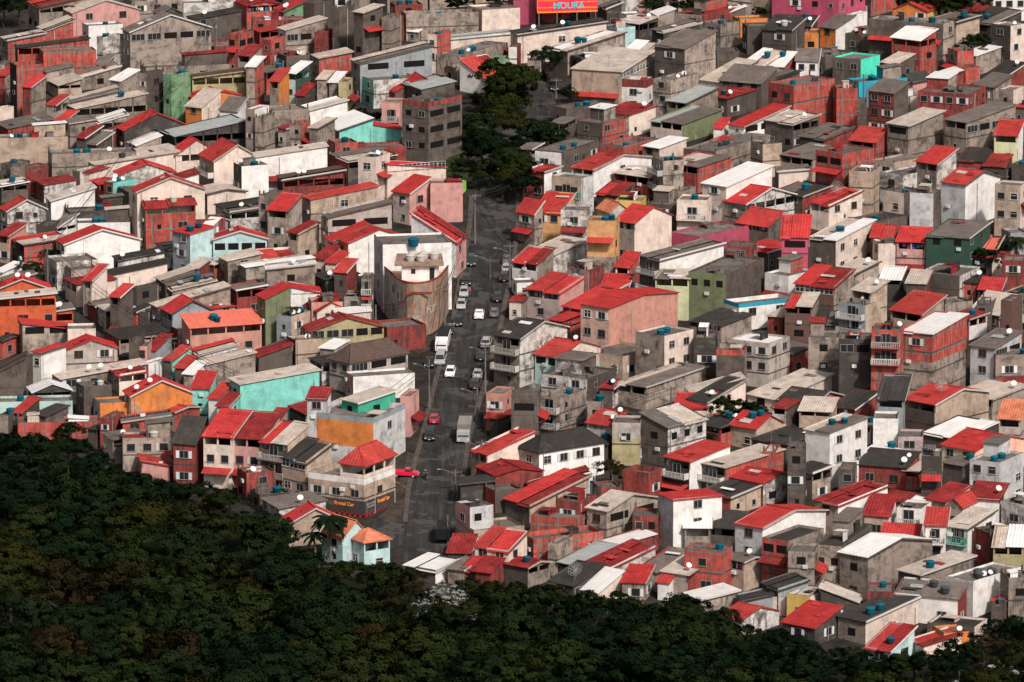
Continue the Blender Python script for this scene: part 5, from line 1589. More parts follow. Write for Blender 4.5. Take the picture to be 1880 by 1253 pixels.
VP={'hatch':car_proto('parked_car',3.9,1.66,[(-1.9,.3),(1.85,.28),(1.95,.55),(1.85,.78),(1.0,.92),(-1.85,.95),(-1.95,.6)],[(-1.75,.93),(1.0,.9),(.25,1.44),(-1.35,1.46)]),
 'sedan':car_proto('parked_car',4.4,1.72,[(-2.15,.32),(2.1,.28),(2.2,.52),(2.1,.76),(1.05,.9),(-1.3,.95),(-2.1,.93),(-2.2,.6)],[(-1.65,.93),(1.1,.88),(.35,1.42),(-.95,1.44)]),
 'suv':car_proto('parked_car',4.2,1.78,[(-2.05,.38),(2.05,.36),(2.12,.65),(2.02,.95),(1.0,1.05),(-2.0,1.08),(-2.1,.7)],[(-1.95,1.06),(1.0,1.03),(.4,1.66),(-1.75,1.68)],.35),
 'van':car_proto('van',4.6,1.85,[(-2.25,.36),(2.2,.34),(2.3,.7),(2.1,1.05),(-2.25,1.15),(-2.3,.6)],[(-2.2,1.1),(2.0,1.05),(1.2,1.95),(-2.1,1.98)],.34)}
def pickup_proto():
    e=car_proto('pickup_truck',4.5,1.7,[(-2.2,.4),(2.15,.38),(2.22,.62),(2.1,.88),(1.3,1.0),(-2.2,.72),(-2.25,.5)],[(.0,.9),(1.35,.92),(.75,1.48),(.1,1.5)],.33)
    m=MB()
    for x0,x1,y0,y1 in ((-.84,-.76,-2.2,0),(.76,.84,-2.2,0),(-.84,.84,-2.22,-2.14)): m.box(x0,x1,y0,y1,.7,1.02)
    b_=build('cargo_bed',m,[PAINT],e); KIDS[e.name].append(b_); return e
VP['pickup']=pickup_proto()
def truck_proto(cover):
    e=put('box_truck',None); m=MB(); m.box(-1.05,1.05,1.9,3.3,.45,2.2); m.poly([(-1.05,3.3,1.3),(1.05,3.3,1.3),(1.0,3.05,2.25),(-1.0,3.05,2.25)]); build('body',m,[PAINT],e)
    m=MB(); m.box(-1.1,1.1,-3.2,1.8,.9,3.0 if not cover else 2.6); m.box(-1.14,1.14,-3.24,1.84,2.5,2.56)
    build('cargo_box',m,[plain('box_side',(0.16,0.15,0.14)) if not cover else PAINT],e)
    m=MB(); m.box(-1.06,1.06,-3.15,1.75,3.0 if not cover else 2.6,3.05 if not cover else 2.68); build('cargo_top',m,[plain('box_top',(0.22,0.195,0.175)) if not cover else TYRE],e)
    m=MB(); m.poly([(-.9,3.33,1.35),(.9,3.33,1.35),(.86,3.14,2.05),(-.86,3.14,2.05)][::-1]); m.poly([(-.9,3.36,1.35),(.9,3.36,1.35),(.86,3.16,2.05),(-.86,3.16,2.05)]); build('windscreen',m,[GLASS],e)
    for wy in (2.5,-1.9):
        for sg in (1,-1):
            w=MB(); n=12
            for k in range(n):
                t0,t1=2*math.pi*k/n,2*math.pi*(k+1)/n
                for x0,x1,r0,r1,mi in ((-.14,.14,.45,.45,0),(.14,.13,.45,.001,1),(-.14,-.14,.01,.45,0)):
                    w.poly([(x0*sg,r0*math.cos(t0),r0*math.sin(t0)),(x0*sg,r0*math.cos(t1),r0*math.sin(t1)),(x1*sg,r1*math.cos(t1),r1*math.sin(t1)),(x1*sg,r1*math.cos(t0),r1*math.sin(t0))],mi)
            build('wheel',w,[TYRE,RIM],e,loc=(sg*.9,wy,.45))
    for sg in (1,-1):
        q=MB(); q.box(sg*.8-.15,sg*.8+.15,3.25,3.32,.7,.9); build('headlight',q,[HL],e)
    remember(e); return e
VP['truck']=truck_proto(False); VP['covered']=truck_proto(True)
vused=set()
def vehicle(kind,x,y,col,facing,label,cat,ang=None,group=None):
    p=VP[kind]; o=p if kind not in vused else copytree(p); vused.add(kind)
    P,_=ground(x,y); Q,_=ground(edge_x(RL,y-12) or x,y-12); Q2,_=ground(edge_x(RL,y+12) or x,y+12) if y<1030 else (P,0)
    d=(Q-Q2); rz=math.atan2(-d.x,d.y) if ang is None else math.radians(ang)
    if facing=='near': rz+=math.pi
    o.scale=(.93,)*3; o.location=P+Vector((0,0,.03)); o.rotation_euler=(math.atan(SLOPE)*math.cos(rz),0,rz)
    for ch in bpy.data.objects:
        if ch.parent==o and ch.name.split('.')[0] in('body','cargo_bed','cargo_box'): ch.color=(*col,1)
    o['label']=label; o['category']=cat
    if group: o['group']=group
WH=(.78,.77,.75); SV=(.36,.36,.36); BK=(.012,.013,.014); GY=(.10,.105,.11); RD=(.42,.012,.03); DG=(.012,.035,.032)
for a in [('sedan',880,583,WH,'far','white sedan driving up the middle of the road','car'),('hatch',827,690,WH,'near','white hatchback coming down the road past the van','car'),
 ('suv',866,486,DG,'near','dark green jeep parked alone below the pink house','car'),('suv',857,522,BK,'near','black car parked behind the upper silver car','car'),
 ('hatch',852,543,SV,'near','silver car parked beside the person in red','car'),('hatch',847,566,SV,'near','silver car parked at the front of the upper pair by the rounded building','car'),
 ('sedan',841,596,BK,'near','black sedan parked beyond the kerb of the rounded building','car'),('hatch',824,612,DG,'near','dark teal car parked behind the covered truck','car'),
 ('covered',813,640,WH,'near','white truck with a black cover parked by the kerb','truck'),('van',809,667,SV,'near','silver van parked in front of the white covered truck','van'),
 ('sedan',789,672,BK,'near','black car parked on the pavement beside the silver van','car'),('pickup',770,634,WH,'far','white pickup with open bed parked below the rounded building','pickup'),
 ('hatch',908,580,GY,'far','grey car parked opposite the white sedan','car'),('suv',914,552,BK,'far','black car parked uphill of the grey one','car'),
 ('hatch',931,482,GY,'far','grey car parked highest on the shop side of the road','car'),('hatch',930,498,SV,'far','silver car parked by the lamp post near the red roofed house','car'),('suv',926,515,BK,'far','black car parked below the silver one near the lamp post','car'),
 ('suv',893,636,SV,'far','silver car parked beside the house with two balconies','car'),('hatch',884,660,BK,'far','dark car parked under the balconies','car'),
 ('hatch',878,692,SV,'far','silver car parked behind the black car by the coral house','car'),('suv',873,712,BK,'far','black car parked uphill of the coral house','car'),
 ('hatch',798,775,RD,'far','red car parked at the kerb beyond the black one','car'),('suv',790,806,BK,'near','black car parked facing downhill by the grey corner building','car'),
 ('truck',853,806,SV,'near','grey box truck parked opposite the red car','truck')]:
    vehicle(*a)
vehicle('pickup',744,876,(.62,.012,.05),'far','bright red pickup turning out of the yard by the corner building','pickup',ang=-98)
vehicle('sedan',901,213,WH,'far','white car beneath the trees at the road bend','car',ang=-30)
vehicle('hatch',928,266,SV,'far','pale car under the trees at the foot of the bend','car',ang=-20)
vehicle('covered',814,990,BK,'far','dark truck under the canopy near the end of the road','truck')
vehicle('hatch',232,663,BK,'far','dark car parked in the alley behind the grey-cream gabled house','car',ang=50)
vehicle('hatch',219,648,GY,'far','grey car parked in the alley behind the dark one','car',ang=50)
vehicle('hatch',968,142,RD,'near','red car at the top of the upper road','car')
vehicle('sedan',1018,165,BK,'near','black car parked by the bushy tree on the upper road','car')
# motorcycle with rider, people
def skin_person(name,joints,edges,radii,mat):
    me=bpy.data.meshes.new(name); me.from_pydata(joints,edges,[]); me.materials.append(mat)
    o=bpy.data.objects.new(name,me); C.objects.link(o)
    md=o.modifiers.new('skin','SKIN'); md.use_smooth_shade=True
    if not me.skin_vertices: 
        bpy.context.view_layer.update()
    for i,r_ in enumerate(radii): me.skin_vertices[0].data[i].radius=(r_,r_)
    me.skin_vertices[0].data[0].use_root=True
    o.modifiers.new('sub','SUBSURF').levels=1; o.modifiers['sub'].render_levels=1
    return o
SKIN=plain('skin',(0.30,0.16,0.10),.6); HAIR=plain('hair',(0.015,0.012,0.01),.7)
def person(loc,rz,shirt,trouser,label,pose='stand'):
    j=[(0,0,.95),(0,0,1.2),(0,0,1.42),(0,0,1.52),(0,-.02,1.64),(0,-.01,1.74)]; rad=[.14,.13,.13,.055,.09,.075]; e=[(0,1),(1,2),(2,3),(3,4),(4,5)]
    st={'stand':.02,'walk':.16,'sit':.0}[pose]
    for sg in (1,-1):
        b=len(j)
        if pose=='sit': leg=[(sg*.1,0,.93),(sg*.16,-.4,.86),(sg*.16,-.38,.42),(sg*.16,-.52,.36)]; arm=[(sg*.19,0,1.38),(sg*.26,-.2,1.15),(sg*.25,-.45,1.12),(sg*.25,-.53,1.12)]
        else: leg=[(sg*.1,0,.88),(sg*.1,-sg*st*.7,.5),(sg*.1,-sg*st,.08),(sg*.1,-sg*st-.14,.04)]; arm=[(sg*.19,0,1.38),(sg*.25,sg*st*.4,1.12),(sg*.25,sg*st-.08,.87),(sg*.25,sg*st-.1,.79)]
        j+=leg+arm; rad+=[.09,.07,.05,.04,.065,.05,.04,.035]
        e+=[(0,b),(b,b+1),(b+1,b+2),(b+2,b+3),(2,b+4),(b+4,b+5),(b+5,b+6),(b+6,b+7)]
    o=skin_person('person',j,e,rad,SKIN); o.location=loc; o.rotation_euler=(0,0,rz)
    sh=skin_person('shirt',[j[0],j[1],j[2],j[10],j[11],j[18],j[19]],[(0,1),(1,2),(2,3),(3,4),(2,5),(5,6)],[.155,.15,.15,.08,.065,.08,.065],plain('shirt_cloth',shirt)); sh.parent=o
    tr=skin_person('trousers',[j[0],j[6],j[7],j[8],j[14],j[15],j[16]],[(0,1),(1,2),(2,3),(0,4),(4,5),(5,6)],[.15,.105,.085,.065,.105,.085,.065],plain('trouser_cloth',trouser)); tr.parent=o
    m=MB(); m.lathe([(.105,1.64),(.108,1.70),(.085,1.78),(.04,1.815),(.001,1.82)],0,10,(0,.012,0)); h=build('hair',m,[HAIR],o,True)
    o['label']=label; o['category']='person'; return o
person(ground(862,545)[0]+Vector((0,0,.05)),2.8,(.45,.01,.04),(.03,.07,.16),'person in red top standing beside the silver car','stand')
P0=ground(781,880)[0]
mb_=put('motorcycle',None,None,P0+Vector((0,0,.03)),.1); m=MB(); m.bar((0,-.6,.55),(0,.7,.6),.13); m.box(-.12,.12,-.1,.75,.68,.8); m.bar((0,-.62,.55),(0,-.55,1.05),.04); build('body',m,[BK and plain('black_paint',(0.012,0.012,0.012),.4)],mb_)
for y_ in (-.68,.68):
    m=MB()
    for k in range(12):
        t0,t1=k*math.pi/6,(k+1)*math.pi/6; m.bar((0,y_+.27*math.cos(t0),.3+.27*math.sin(t0)),(0,y_+.27*math.cos(t1),.3+.27*math.sin(t1)),.06,0,4)
    build('wheel',m,[TYRE],mb_)
m=MB(); m.bar((-.35,-.5,1.05),(.35,-.5,1.05),.025); build('handlebar',m,[METAL],mb_)
mb_['label']='dark motorcycle ridden down the middle of the empty road'; mb_['category']='motorcycle'
person(P0+Vector((0,.15,-.08)),.1,(.02,.02,.025),(.025,.025,.03),'rider in dark clothes sitting on the motorcycle','sit')
# ------------------------------------------------------------------ poles, lamps and cables
PT=[]
def pole(x,yb,hpx,arm=True,lamp=0,ang=0.0,label=''):
    P,_=ground(x,yb); ppm=FPX/pix(P)[2]; h=hpx/(ppm*CP); e=put('utility_pole',None,None,P,ang)
    m=MB(); m.bar((0,0,-.4),(0,0,h),.17,0,8,.11); build('shaft',m,[POLE],e)
    if arm:
        m=MB(); m.box(-1.0,1.0,-.06,.06,h-.5,h-.36); 
        for q in (-.9,-.45,.45,.9): m.bar((q,0,h-.36),(q,0,h-.16),.05,0,5)
        build('crossarm',m,[POLE],e)
        m=MB(); m.lathe([(.001,h-2.3),(.25,h-2.3),(.25,h-1.5),(.001,h-1.5)],0,8,(0,-.35,0))
        if lamp==2: build('transformer',m,[METAL],e)
    if lamp==1:
        m=MB(); m.bar((0,0,h*.78),(-1.6,0,h*.78+.75),.035); m.bar((-1.6,0,h*.78+.75),(-2.3,0,h*.78+.85),.04); a=build('lamp_arm',m,[METAL],e)
        m=MB(); m.box(-2.75,-2.25,-.1,.1,h*.78+.78,h*.78+.92); build('lamp_head',m,[FRG],a)
    e['label']=label; e['category']='utility pole'; e['group']='poles along the streets'
    top=P+Vector((0,0,h-.2)); PT.append(top); return top
PO={}
for k,(x,yb,hp,arm,lamp,lb) in enumerate([
 (872,448,92,1,0,'utility pole at the kerb beside the pink house'),(936,528,80,1,1,'utility pole with lamp beside the low white house with red porch'),(817,606,86,0,0,'plain pole at the edge of the rounded building'),
 (788,752,92,0,1,'tall pole with lamp at the pavement before the grey corner building'),(891,722,92,1,1,'utility pole with lamp beside the house with two balconies'),(876,778,66,0,1,'pole with lamp by the coral house'),
 (836,906,44,1,1,'utility pole with lamp at the black shed'),(885,880,72,1,1,'utility pole in front of the red roofed corner by the hip roof'),(648,812,56,1,0,'utility pole against the orange ground floor'),
 (558,916,50,1,2,'pole with transformer before the dark roofed glazed house'),(1021,182,38,1,0,'utility pole on the upper road above the flat terrace'),(984,86,26,1,0,'utility pole in front of the long cream wall'),
 (88,532,80,1,0,'utility pole at the alley mouth'),(397,120,88,1,2,'utility pole beside the tall grey gabled building'),(315,708,90,1,0,'dark utility pole along the alley by the striped awnings'),
 (1232,750,40,1,0,'thin utility pole between grey shed and red roof'),(911,1048,44,1,0,'utility pole by the pink house low down the road'),(822,998,52,0,0,'pole holding the canopy at the road end'),
 (1585,208,72,1,0,'dark pole in front of the blue terrace'),(1180,78,40,0,1,'pole with lamp among the roofs up the hill'),(965,342,26,0,0,'white topped pole at the start of the straight road'),
 (900,512,40,0,1,'short pole with lamp near the parked cars'),(430,720,40,1,0,'utility pole behind the turquoise wall'),(690,620,60,0,0,'thin dark pole before the white corner wall')]):
    PO[k]=pole(x,yb,hp,arm,lamp,rnd.uniform(-.5,.5),lb)
def cable(a,b,sag=.6,r_=.04,off=(0,0,0)):
    m=MB(); o_=Vector(off); n=8; pts=[]
    for k in range(n+1):
        t=k/n; p=a.lerp(b,t)+o_; p.z-=4*sag*t*(1-t); pts.append(p)
    for p,q in zip(pts,pts[1:]): m.bar(p,q,r_,0,3)
    o=build('power_cable',m,[WIRE]); o['category']='cable'; o['group']='cables strung between the poles'; o['label']='thin black cable sagging between two utility poles'
for a,b in [(0,1),(1,4),(4,5),(5,7),(7,6),(6,17),(17,16),(0,2),(2,3),(3,8),(8,9),(10,11),(12,14),(14,22),(13,12),(15,7),(20,0),(21,1),(3,6),(10,20),(4,3),(23,2)]:
    for q in ((-.7,0,0),(.7,0,0),(0,0,-.9)): cable(PO[a],PO[b],rnd.uniform(.5,1.0),off=q)
# ------------------------------------------------------------------ the rounded corner building, shop signs, billboard
def local(d,P): return d['T'].inverted()@Vector(P)
RC=[d for d in HOUSES if d['nick'] and d['nick'].startswith('rounded corner')][0]
B0=ground(762,616)[0]; K=FPX/pix(B0)[2]
fp=[(703,13),(716,8),(729,3.2),(738,1.0),(748,-.2),(760,-.75),(772,-.7),(784,.1),(794,1.5),(803,3.6),(810,6.2),(815,9.2),(822,14)]
fp=[Vector(((x-762)/K+B0.x,B0.y+y,0)) for x,y in fp]
zb=B0.z-.5; zt=B0.z+8.9; fl=B0.z+8.2
m=MB(); u0=0
for i,(a,b) in enumerate(zip(fp,fp[1:])):
    ln=(b-a).length
    m.poly([(a.x,a.y,zb),(b.x,b.y,zb),(b.x,b.y,zt),(a.x,a.y,zt)],0 if i>=3 else 1,[(u0,0),(u0+ln,0),(u0+ln,9.4),(u0,9.4)]); u0+=ln
    n=Vector((b.y-a.y,a.x-b.x,0)).normalized(); o_=n*.05
    m.poly([(a.x+o_.x,a.y+o_.y,zt-.14),(b.x+o_.x,b.y+o_.y,zt-.14),(b.x+o_.x,b.y+o_.y,zt+.1),(a.x+o_.x,a.y+o_.y,zt+.1)],2)
    m.poly([(a.x+o_.x,a.y+o_.y,zt+.1),(b.x+o_.x,b.y+o_.y,zt+.1),(b.x-n.x*.2,b.y-n.y*.2,zt+.1),(a.x-n.x*.2,a.y-n.y*.2,zt+.1)],2)
    m.poly([(b.x-n.x*.2,b.y-n.y*.2,fl),(a.x-n.x*.2,a.y-n.y*.2,fl),(a.x-n.x*.2,a.y-n.y*.2,zt+.1),(b.x-n.x*.2,b.y-n.y*.2,zt+.1)],0)
m.poly([(p.x,p.y,fl) for p in fp],3)
Ti=RC['T'].inverted()
def reframe(o,e,T):
    o.parent=e; o.matrix_basis=T.inverted()@o.matrix_basis
PEEL,n,b=base('peeling_front')
c=mixc(n,ramp(n,noise(n,wpos(n,(.5,.5,.5)),1.0,6,.7),.42,.6),(0.30,0.195,0.14),(0.19,0.155,0.13))
c=mixc(n,ramp(n,noise(n,wpos(n,(.7,.7,.35)),1.0,6,.75),.53,.62),c,(0.42,0.18,0.105))
c=mixc(n,ramp(n,noise(n,wpos(n,(2,2,.3)),1.0,4,.7),.52,.72),c,(0.06,0.05,0.045)); n.links.new(c,b.inputs['Base Color'])
o=build('curved_front',m,[PEEL,MAT['t'],MAT['R'],MAT['s']]); reframe(o,RC['e'],RC['T'])
def fr(px,dep,z): return Vector(((px-762)/K+B0.x,B0.y+dep,B0.z+z))
# penthouse
m=MB(); a=fr(737,5,0); b_=fr(805,5,0); m.box(a.x,b_.x,a.y,a.y+5,fl,fl+2.7); o=build('penthouse',m,[MAT['W']]); reframe(o,RC['e'],RC['T'])
m=MB(); m.slab((a.x-1.2,a.y-.7,fl+2.75),(b_.x+.9,a.y-.7,fl+2.75),(b_.x+.5,a.y+5.4,fl+3.5),(a.x-.9,a.y+5.4,fl+3.5),.22)
for k in range(16): x=a.x-1.1+(b_.x-a.x+1.9)*k/15; m.box(x-.09,x+.09,a.y-.85,a.y-.72,fl+2.52,fl+2.70,1)
o=build('penthouse_roof',m,[ROOF['t'] and roofmat('faded_tile',(0.30,0.20,0.15),.36,.4,.6),MAT['T']]); reframe(o,RC['e'],RC['T'])
e_=put('penthouse_door',None)
m=MB(); m.box(b_.x-1.5,b_.x-.7,a.y-.04,a.y+.02,fl,fl+2.1); o=build('door',m,[GLASS]); bpy.data.objects.remove(e_); reframe(o,RC['e'],RC['T'])
o=put('window',window_mesh(.7,.8,'b')[0],None,(a.x+1.9,a.y-.02,fl+1.1)); reframe(o,RC['e'],RC['T'])
for k,(dx,dy) in enumerate(((2.0,1.2),(3.7,1.0),(2.4,2.6),(4.2,2.6),(5.9,2.3))):
    t=place('white',Vector((a.x+dx-.6,a.y+dy,fl+2.85+.11*dy)),k,1.25); EXTRA.append((t,'white tank',RC,k,5))
t=place('blue',Vector((fr(757,9,0).x,fr(757,14,0).y,RC['P'].z+RC['h']-.3)),0,1.5); EXTRA.append((t,'tall teal tank',RC,0,1))
# left flank windows of the front
for dep,px,z in ((5.5,722,6.0),(5.5,722,2.8),(2.2,733,5.8)):
    pa,pb=fp[1],fp[2]; nn=(pb-pa).normalized(); ang=math.atan2(nn.y,nn.x)
    q=pa.lerp(pb,(px-716)/13.0); w_=window_mesh(1.4,1.2,'g'); o=put('window',w_[0],None,(q.x-.03,q.y-.03,B0.z+z),ang); o2=put('window_frame',w_[1],o); reframe(o,RC['e'],RC['T'])
m=MB(); a=fp[5]; b_=fp[7]; m.box(-2.1,2.1,-.05,.02,0,.42); o=build('painted_sign',m,[MAT['R']],loc=(fp[6].x-.2,fp[6].y-.12,B0.z+7.0)); reframe(o,RC['e'],RC['T'])
PAINTW=plain('faded_white_paint',(0.36,0.31,0.275),.9)
def text(s,size,mat,loc,rz,ex=.01,name='lettering',bold=0.0):
    cu=bpy.data.curves.new(name,'FONT'); cu.body=s; cu.size=size; cu.align_x='CENTER'; cu.extrude=ex; cu.offset=bold; cu.materials.append(mat)
    tmp=bpy.data.objects.new(name,cu); C.objects.link(tmp); bpy.context.view_layer.update()
    me=bpy.data.meshes.new_from_object(tmp.evaluated_get(bpy.context.evaluated_depsgraph_get())); bpy.data.objects.remove(tmp)
    o=bpy.data.objects.new(name,me); C.objects.link(o); o.location=loc; o.rotation_euler=(math.pi/2,0,rz); return o
for word,i0,z,sz in (('SIKS',4,2.4,1.5),('NOTI',7,3.6,1.7)):
    for k,ch in enumerate(word):
        i=i0+k//2; pa,pb=fp[i],fp[i+1]; nn=(pb-pa).normalized(); q=pa.lerp(pb,.3+.45*(k%2)); n_=Vector((nn.y,-nn.x,0))
        o=text(ch,sz,PAINTW,(q.x+n_.x*.03,q.y+n_.y*.03,B0.z+z),math.atan2(nn.y,nn.x),.004,'painted_letter',.03); reframe(o,RC['e'],RC['T'])
# shop band letters on the cream corner building
SG=[d for d in ORDER if d['nick'] and d['nick'].startswith('cream corner building')][0]
lo=[d for d in ORDER if d.get('annex_of') is SG][0]
OR=plain('orange_letters',(0.75,0.24,0.06),.6); GRY=plain('grey_letters',(0.30,0.30,0.30),.6)
def on_face(d,face,u,z,s,size,mat,off=.05,bold=0.0):
    loc=d['T']@(Vector((u,-off,z)) if face=='R' else Vector((-off,u,z)))
    rz=math.pi/2-d['ar']+(0 if face=='R' else -math.pi/2)
    o=text(s,size,mat,loc,rz,.02,'sign_lettering',bold); reframe(o,SG['e'],SG['T'])
zb_=lo['h']*.42
on_face(lo,'L',lo['L']*.36,zb_-.95,'Rental Car',.78,OR,bold=.022)
on_face(lo,'R',lo['R']*.62,zb_-.95,'Rental Car',.78,OR,bold=.022)
for k in range(2): on_face(lo,'R',lo['R']*.2,zb_-.75-.42*k,'RENT A CAR 24 HORAS'[(0 if k==0 else 11):(10 if k==0 else 19)],.42,GRY)
# red and black chequered skirt at the foot of the shop
q=n=None
CH,n,b=base('chequer'); u,v=uvxy(n); ck=n.nodes.new('ShaderNodeTexChecker'); ck.inputs['Scale'].default_value=1.0; ck.inputs['Color1'].default_value=(.34,.03,.035,1); ck.inputs['Color2'].default_value=(.015,.013,.013,1)
uvn=n.nodes.new('ShaderNodeUVMap'); mp=n.nodes.new('ShaderNodeMapping'); mp.inputs['Scale'].default_value=(2.2,2.2,2.2); n.links.new(uvn.outputs[0],mp.inputs[0]); n.links.new(mp.outputs[0],ck.inputs['Vector']); n.links.new(ck.outputs[0],b.inputs['Base Color'])
m=MB()
m.poly([(-.06,lo['L'],-.3),(-.06,-.06,-.3),(-.06,-.06,.6),(-.06,lo['L'],.6)]); m.poly([(-.06,-.06,-.3),(lo['R'],-.06,-.3),(lo['R'],-.06,.6),(-.06,-.06,.6)])
o=build('chequered_skirt',m,[CH]); o.matrix_basis=lo['T'].copy(); reframe(o,SG['e'],SG['T'])
# billboard
P1=ground(986,52)[0]; P2=ground(1097,47)[0]; d=(P2-P1); ln=d.length; rz=math.atan2(d.y,d.x)
BB=put('billboard',None,None,P1,rz); RED=plain('billboard_red',(0.62,0.025,0.05),.5); ORG=plain('billboard_orange',(0.80,0.22,0.02),.5); TEAL=plain('billboard_teal',(0.10,0.42,0.46),.5)
m=MB()
m.box(0,ln,0,.25,2.9,8.6); build('panel',m,[RED],BB)
m=MB()
for z0,z1 in ((2.95,3.25),(3.9,4.1),(5.3,5.42)): m.box(.1 if z0>3 else 0,ln*(.34 if z0>5 else .36 if z0>3.5 else 1),-.03,-.005,z0,z1)
for z0,z1 in ((3.7,4.0),(4.9,5.1)): m.box(ln*.66,ln-.1,-.03,-.005,z0,z1)
m.box(0,.12,-.03,-.005,2.95,8.6); build('stripe',m,[ORG],BB)
o=text('MOURA',1.75,TEAL,(ln*.52,-.05,3.75),0,.02,'sign_lettering',.04); o.parent=BB
o=text('"       "',1.5,RAIL,(ln*.52,-.05,4.0),0,.02,'sign_lettering'); o.parent=BB
m=MB()
for x in (.4,ln*.33,ln*.66,ln-.4): m.bar((x,.15,-.5),(x,.15,3.0),.14,0,6)
build('billboard_post',m,[POLE],BB)
BB['label']='red billboard with orange stripes and teal lettering behind the long cream building'; BB['category']='billboard'
# tv antennas
def antenna(d,rr):
    x=d['R']*rr.uniform(.1,.9); y=d['L']*rr.uniform(.1,.6); P=d['T']@Vector((x,y,d['zroof'](x,y)-.05)); h=rr.uniform(1.8,3.4)
    e=put('tv_antenna',None,None,P,rr.random()*3); m=MB(); m.bar((0,0,0),(0,0,h),.028,0,4); build('mast',m,[METAL],e)
    m=MB(); m.bar((-.6,0,h-.1),(.6,0,h-.1),.018,0,3)
    for k in range(5): q=-.55+.27*k; m.bar((q,-.3+.03*k,h-.1),(q,.3-.03*k,h-.1),.014,0,3)
    build('boom',m,[METAL],e); EXTRA.append((e,'antenna',d,0,1))
ra=random.Random(3)
for d in ra.sample(HOUSES,70): antenna(d,ra)
# laundry
def laundry(d,rr):
    zf=d.get('zf'); 
    if zf is None: return
    face=d['o'] if d['o']!='B' else 'L'; ln=d['L'] if face=='L' else d['R']
    if ln<2.5: return
    e=put('clothesline',None,None); e.matrix_basis=d['T'].copy(); m=MB(); z=zf+1.75
    p=(lambda u,dz:(.5,u,z+dz)) if face=='L' else (lambda u,dz:(u,.5,z+dz))
    m.bar(p(.3,0),p(ln-.3,0),.012,0,3); build('line',m,[WIRE],e); u=.5
    while u<ln-.9:
        w=rr.uniform(.35,.8); q=MB(); dz=-rr.uniform(.5,.95); q.poly([p(u,dz),p(u+w,dz+rr.uniform(-.08,.08)),p(u+w,0),p(u,0)])
        c=rr.choice([(.55,.53,.5),(.5,.48,.45),(.05,.12,.25),(.3,.03,.06),(.03,.03,.04),(.2,.2,.2),(.35,.08,.2),(.06,.2,.2)]); build('garment',q,[CLOTH(c)],e); u+=w+rr.uniform(.1,.4)
    EXTRA.append((e,'laundry',d,0,1))
_cl={}
def CLOTH(c):
    if c not in _cl: _cl[c]=plain('cloth',c,.9)
    return _cl[c]
for d in ra.sample([d for d in HOUSES if d['o'] and not d.get('glz') and d['wr']<90],20): laundry(d,ra)
pm_=[d for d in HOUSES if d['nick'] and d['nick'].startswith('blue-grey balcony')][0]
person(pm_['T']@Vector((1.0,1.2,pm_['h']-.35)),.4,(.45,.43,.4),(.05,.05,.06),'person in pale top on the terrace of the blue-grey balcony house','stand')
# ------------------------------------------------------------------ labels
def storeys(d): return max(1,round(d['h']/2.9))
SW={1:'low',2:'two-storey',3:'three-storey',4:'four-storey',5:'five-storey'}
def desc(d):
    a,b=WALLWORD[d['mL']],WALLWORD[d['mR']]
    w=b if a==b or a.split()[0]==b.split()[0] else a+' and '+b
    r=ROOFWORD[d['rc']]
    nm={'shed':'shed','brick_house':'house','tall_house':'house','house':'house'}[d['kindname']]
    sh={'F':'flat top','GR':r+' gable','GL':r+' gable','H':r+' hip roof'}.get(d['roof'],r+' roof')
    sz='long ' if d['wr']>110 else ('tall ' if d['h']>8.5 else ('small ' if d['wr']+d['wl']<34 else ''))
    return sz,w,nm,sh
def feats(d):
    f=[]
    if d['o']: f.append('open terrace')
    if d['tanks']: f.append({'blue':'blue tank','dark':'dark tank','white':'pale tank'}[d['tanks'][0][0]]+('s' if d['tanks'][0][1]>1 else ''))
    if d['dish']: f.append('white dish')
    if d.get('mesh'): f.append('mesh dish')
    if d['bal']: f.append('balcony')
    if d['aw']: f.append('awning')
    return f
LM=[(d['nick'],pix(d['T']@Vector((d['R']/2,0,d['h'])))[:2]) for d in HOUSES if d['nick']]
LM+=[('red billboard',(1040,10)),('road bend',(930,240)),('silver tree',(812,1100)),('rust brown street tree',(1122,870)),('palm',(606,975))]
def art(n): return n if n.startswith('the ') else 'the '+n
def short(n): 
    return n.replace(' house','').strip() if len(n.split())>5 else n
seen={}
def relations(x,y,skip=None):
    c=sorted(((math.hypot((x-a)*.9,(y-b)*1.25),n,a,b) for n,(a,b) in LM if n!=skip),key=lambda t:t[0])[:6]
    out=[]
    for dd,n,a,b in c:
        up=(y-b)<-abs(x-a)*.35; dn=(y-b)>abs(x-a)*.35
        out.append(('uphill of ' if up else 'downhill of ' if dn else 'beside ')+art(n))
    for (d1,n1,*_),(d2,n2,*_2) in ((c[i],c[j]) for i in range(4) for j in range(i+1,5)): out.append('between '+art(n1)+' and '+n2)
    return out
def clip(s,n=16): return ' '.join(s.split()[:n])
def good(s): return 4<=len(s.split())<=16
def key(s): return s.lower()
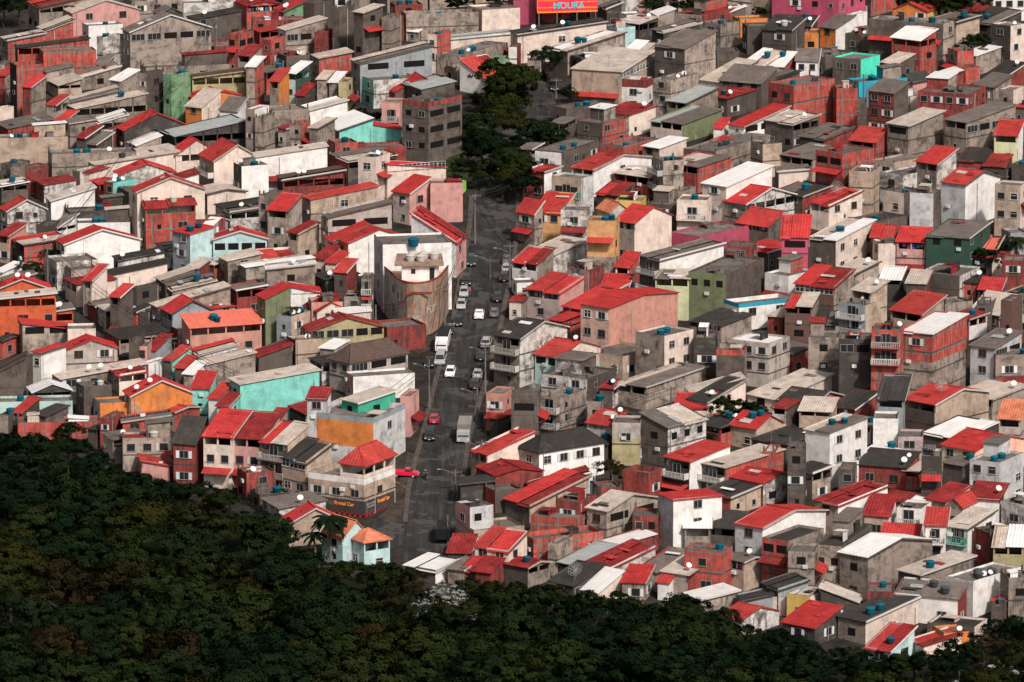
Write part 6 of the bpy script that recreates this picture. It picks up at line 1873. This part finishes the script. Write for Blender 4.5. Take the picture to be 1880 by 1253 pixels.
for d in sorted(HOUSES,key=lambda d:-d['wr']*d['H']):
    e=d['e']; sz,w,nm,sh=desc(d); x,y=pix(d['T']@Vector((d['R']/2,0,d['h'])))[:2]
    e['category']={'shed':'shed','brick_house':'brick house','tall_house':'tall house','house':'house'}[d['kindname']]
    e['group']={'shed':'low sheds and outbuildings between the houses','brick_house':'brick houses of the hillside town','tall_house':'tall houses of the hillside town','house':'rendered houses of the hillside town'}[d['kindname']]
    cand=[]
    if d['nick']:
        rr_=WALLWORD[d['mR']]; cand=[d['nick']]+[d['nick']+' '+r_ for r_ in relations(x,y,d['nick'])]
    rel=relations(x,y,d['nick']); fs=feats(d)
    for r_ in rel[:3]:
        for pre in (sz+w+' '+nm,sz+SW[min(5,storeys(d))]+' '+w+' '+nm):
            for f in ['']+fs: cand.append(pre+' with '+sh+(' and '+f if f else '')+' '+r_)
    for r_ in rel:
        for pre in (sz+w+' '+nm+' with '+sh,SW[min(5,storeys(d))]+' '+w+' '+nm,w+' '+nm,sh+' over '+w+' walls'): cand.append(pre+' '+r_)
    lab=None
    for c_ in cand:
        c_=' '.join(c_.split())
        if good(c_) and key(c_) not in seen: lab=c_; break
    if lab is None:
        base_=[' '.join(c_.split()) for c_ in cand if len(c_.split())<=13]
        for c_ in base_:
            for ex in ('smaller','second','narrower','lower','higher','farther','nearer','third','fourth','darker','paler'):
                if key(ex+' '+c_) not in seen: lab=ex+' '+c_; break
            if lab: break
    lab=lab or clip(cand[0]); seen[key(lab)]=1; e['label']=lab; d['label']=lab
# things on the roofs take their house's name
CATS={'tank':'water tank','dish':'satellite dish','antenna':'tv antenna','laundry':'laundry'}
for o,kind,d,q,n in EXTRA:
    last=kind.split()[-1]; o['category']=CATS[last]
    o['group']={'tank':'water tanks on the roofs','dish':'satellite dishes on the roofs','antenna':'antennas on the roofs','laundry':'washing lines on the terraces'}[last]
    what={'blue tank':'blue water tank','dark tank':'dark water tank','white tank':'pale round water tank','tall teal tank':'tall teal water tank','dish':'white satellite dish','mesh dish':'big mesh dish antenna','antenna':'thin tv antenna','laundry':'washing line'}[kind]
    posn=('' if n<2 else ['first','second','third','fourth','fifth'][min(q,4)]+' ')
    hl=d['label'].split()
    lab=' '.join((posn+what+' on the').split()+hl)
    if len(lab.split())>16: lab=' '.join((posn+what+' on').split()+[w_ for w_ in hl if w_ not in('the','with','and','house','over','walls')])
    lab=clip(lab); k_=0
    while key(lab) in seen and k_<6:
        lab=clip(['rear','lower','small','another','tilted','upper'][k_]+' '+lab); k_+=1
    seen[key(lab)]=1; o['label']=lab
for i,(e,kind,x,yt,hm,label,group) in enumerate(TREES):
    e['category']='tree'
    if label: e['label']=label; continue
    e['group']=group
    col={'green':'dark green','olive':'olive tinged','rust':'rust tinged'}[kind]
    fy_=yt-forest_y(x)
    band='at the upper edge of the wood' if fy_<25 else 'just inside the wood' if fy_<90 else 'deep in the wood' if fy_<200 else 'low in the wood'
    rel=relations(x,yt-fy_*.5); lab=None
    sizew=['broad','spreading','dense','rounded','ragged']
    for r_ in rel:
        for s_ in sizew:
            for h_ in ('tree','crowned tree'):
                c_=clip(s_+' '+col+' '+h_+' '+band+' '+r_)
                if key(c_) not in seen: lab=c_; break
            if lab: break
        if lab: break
    lab=lab or clip('dark green tree deep in the wood among others of its kind'); seen[key(lab)]=1; e['label']=lab
print('LABELS',len(seen))
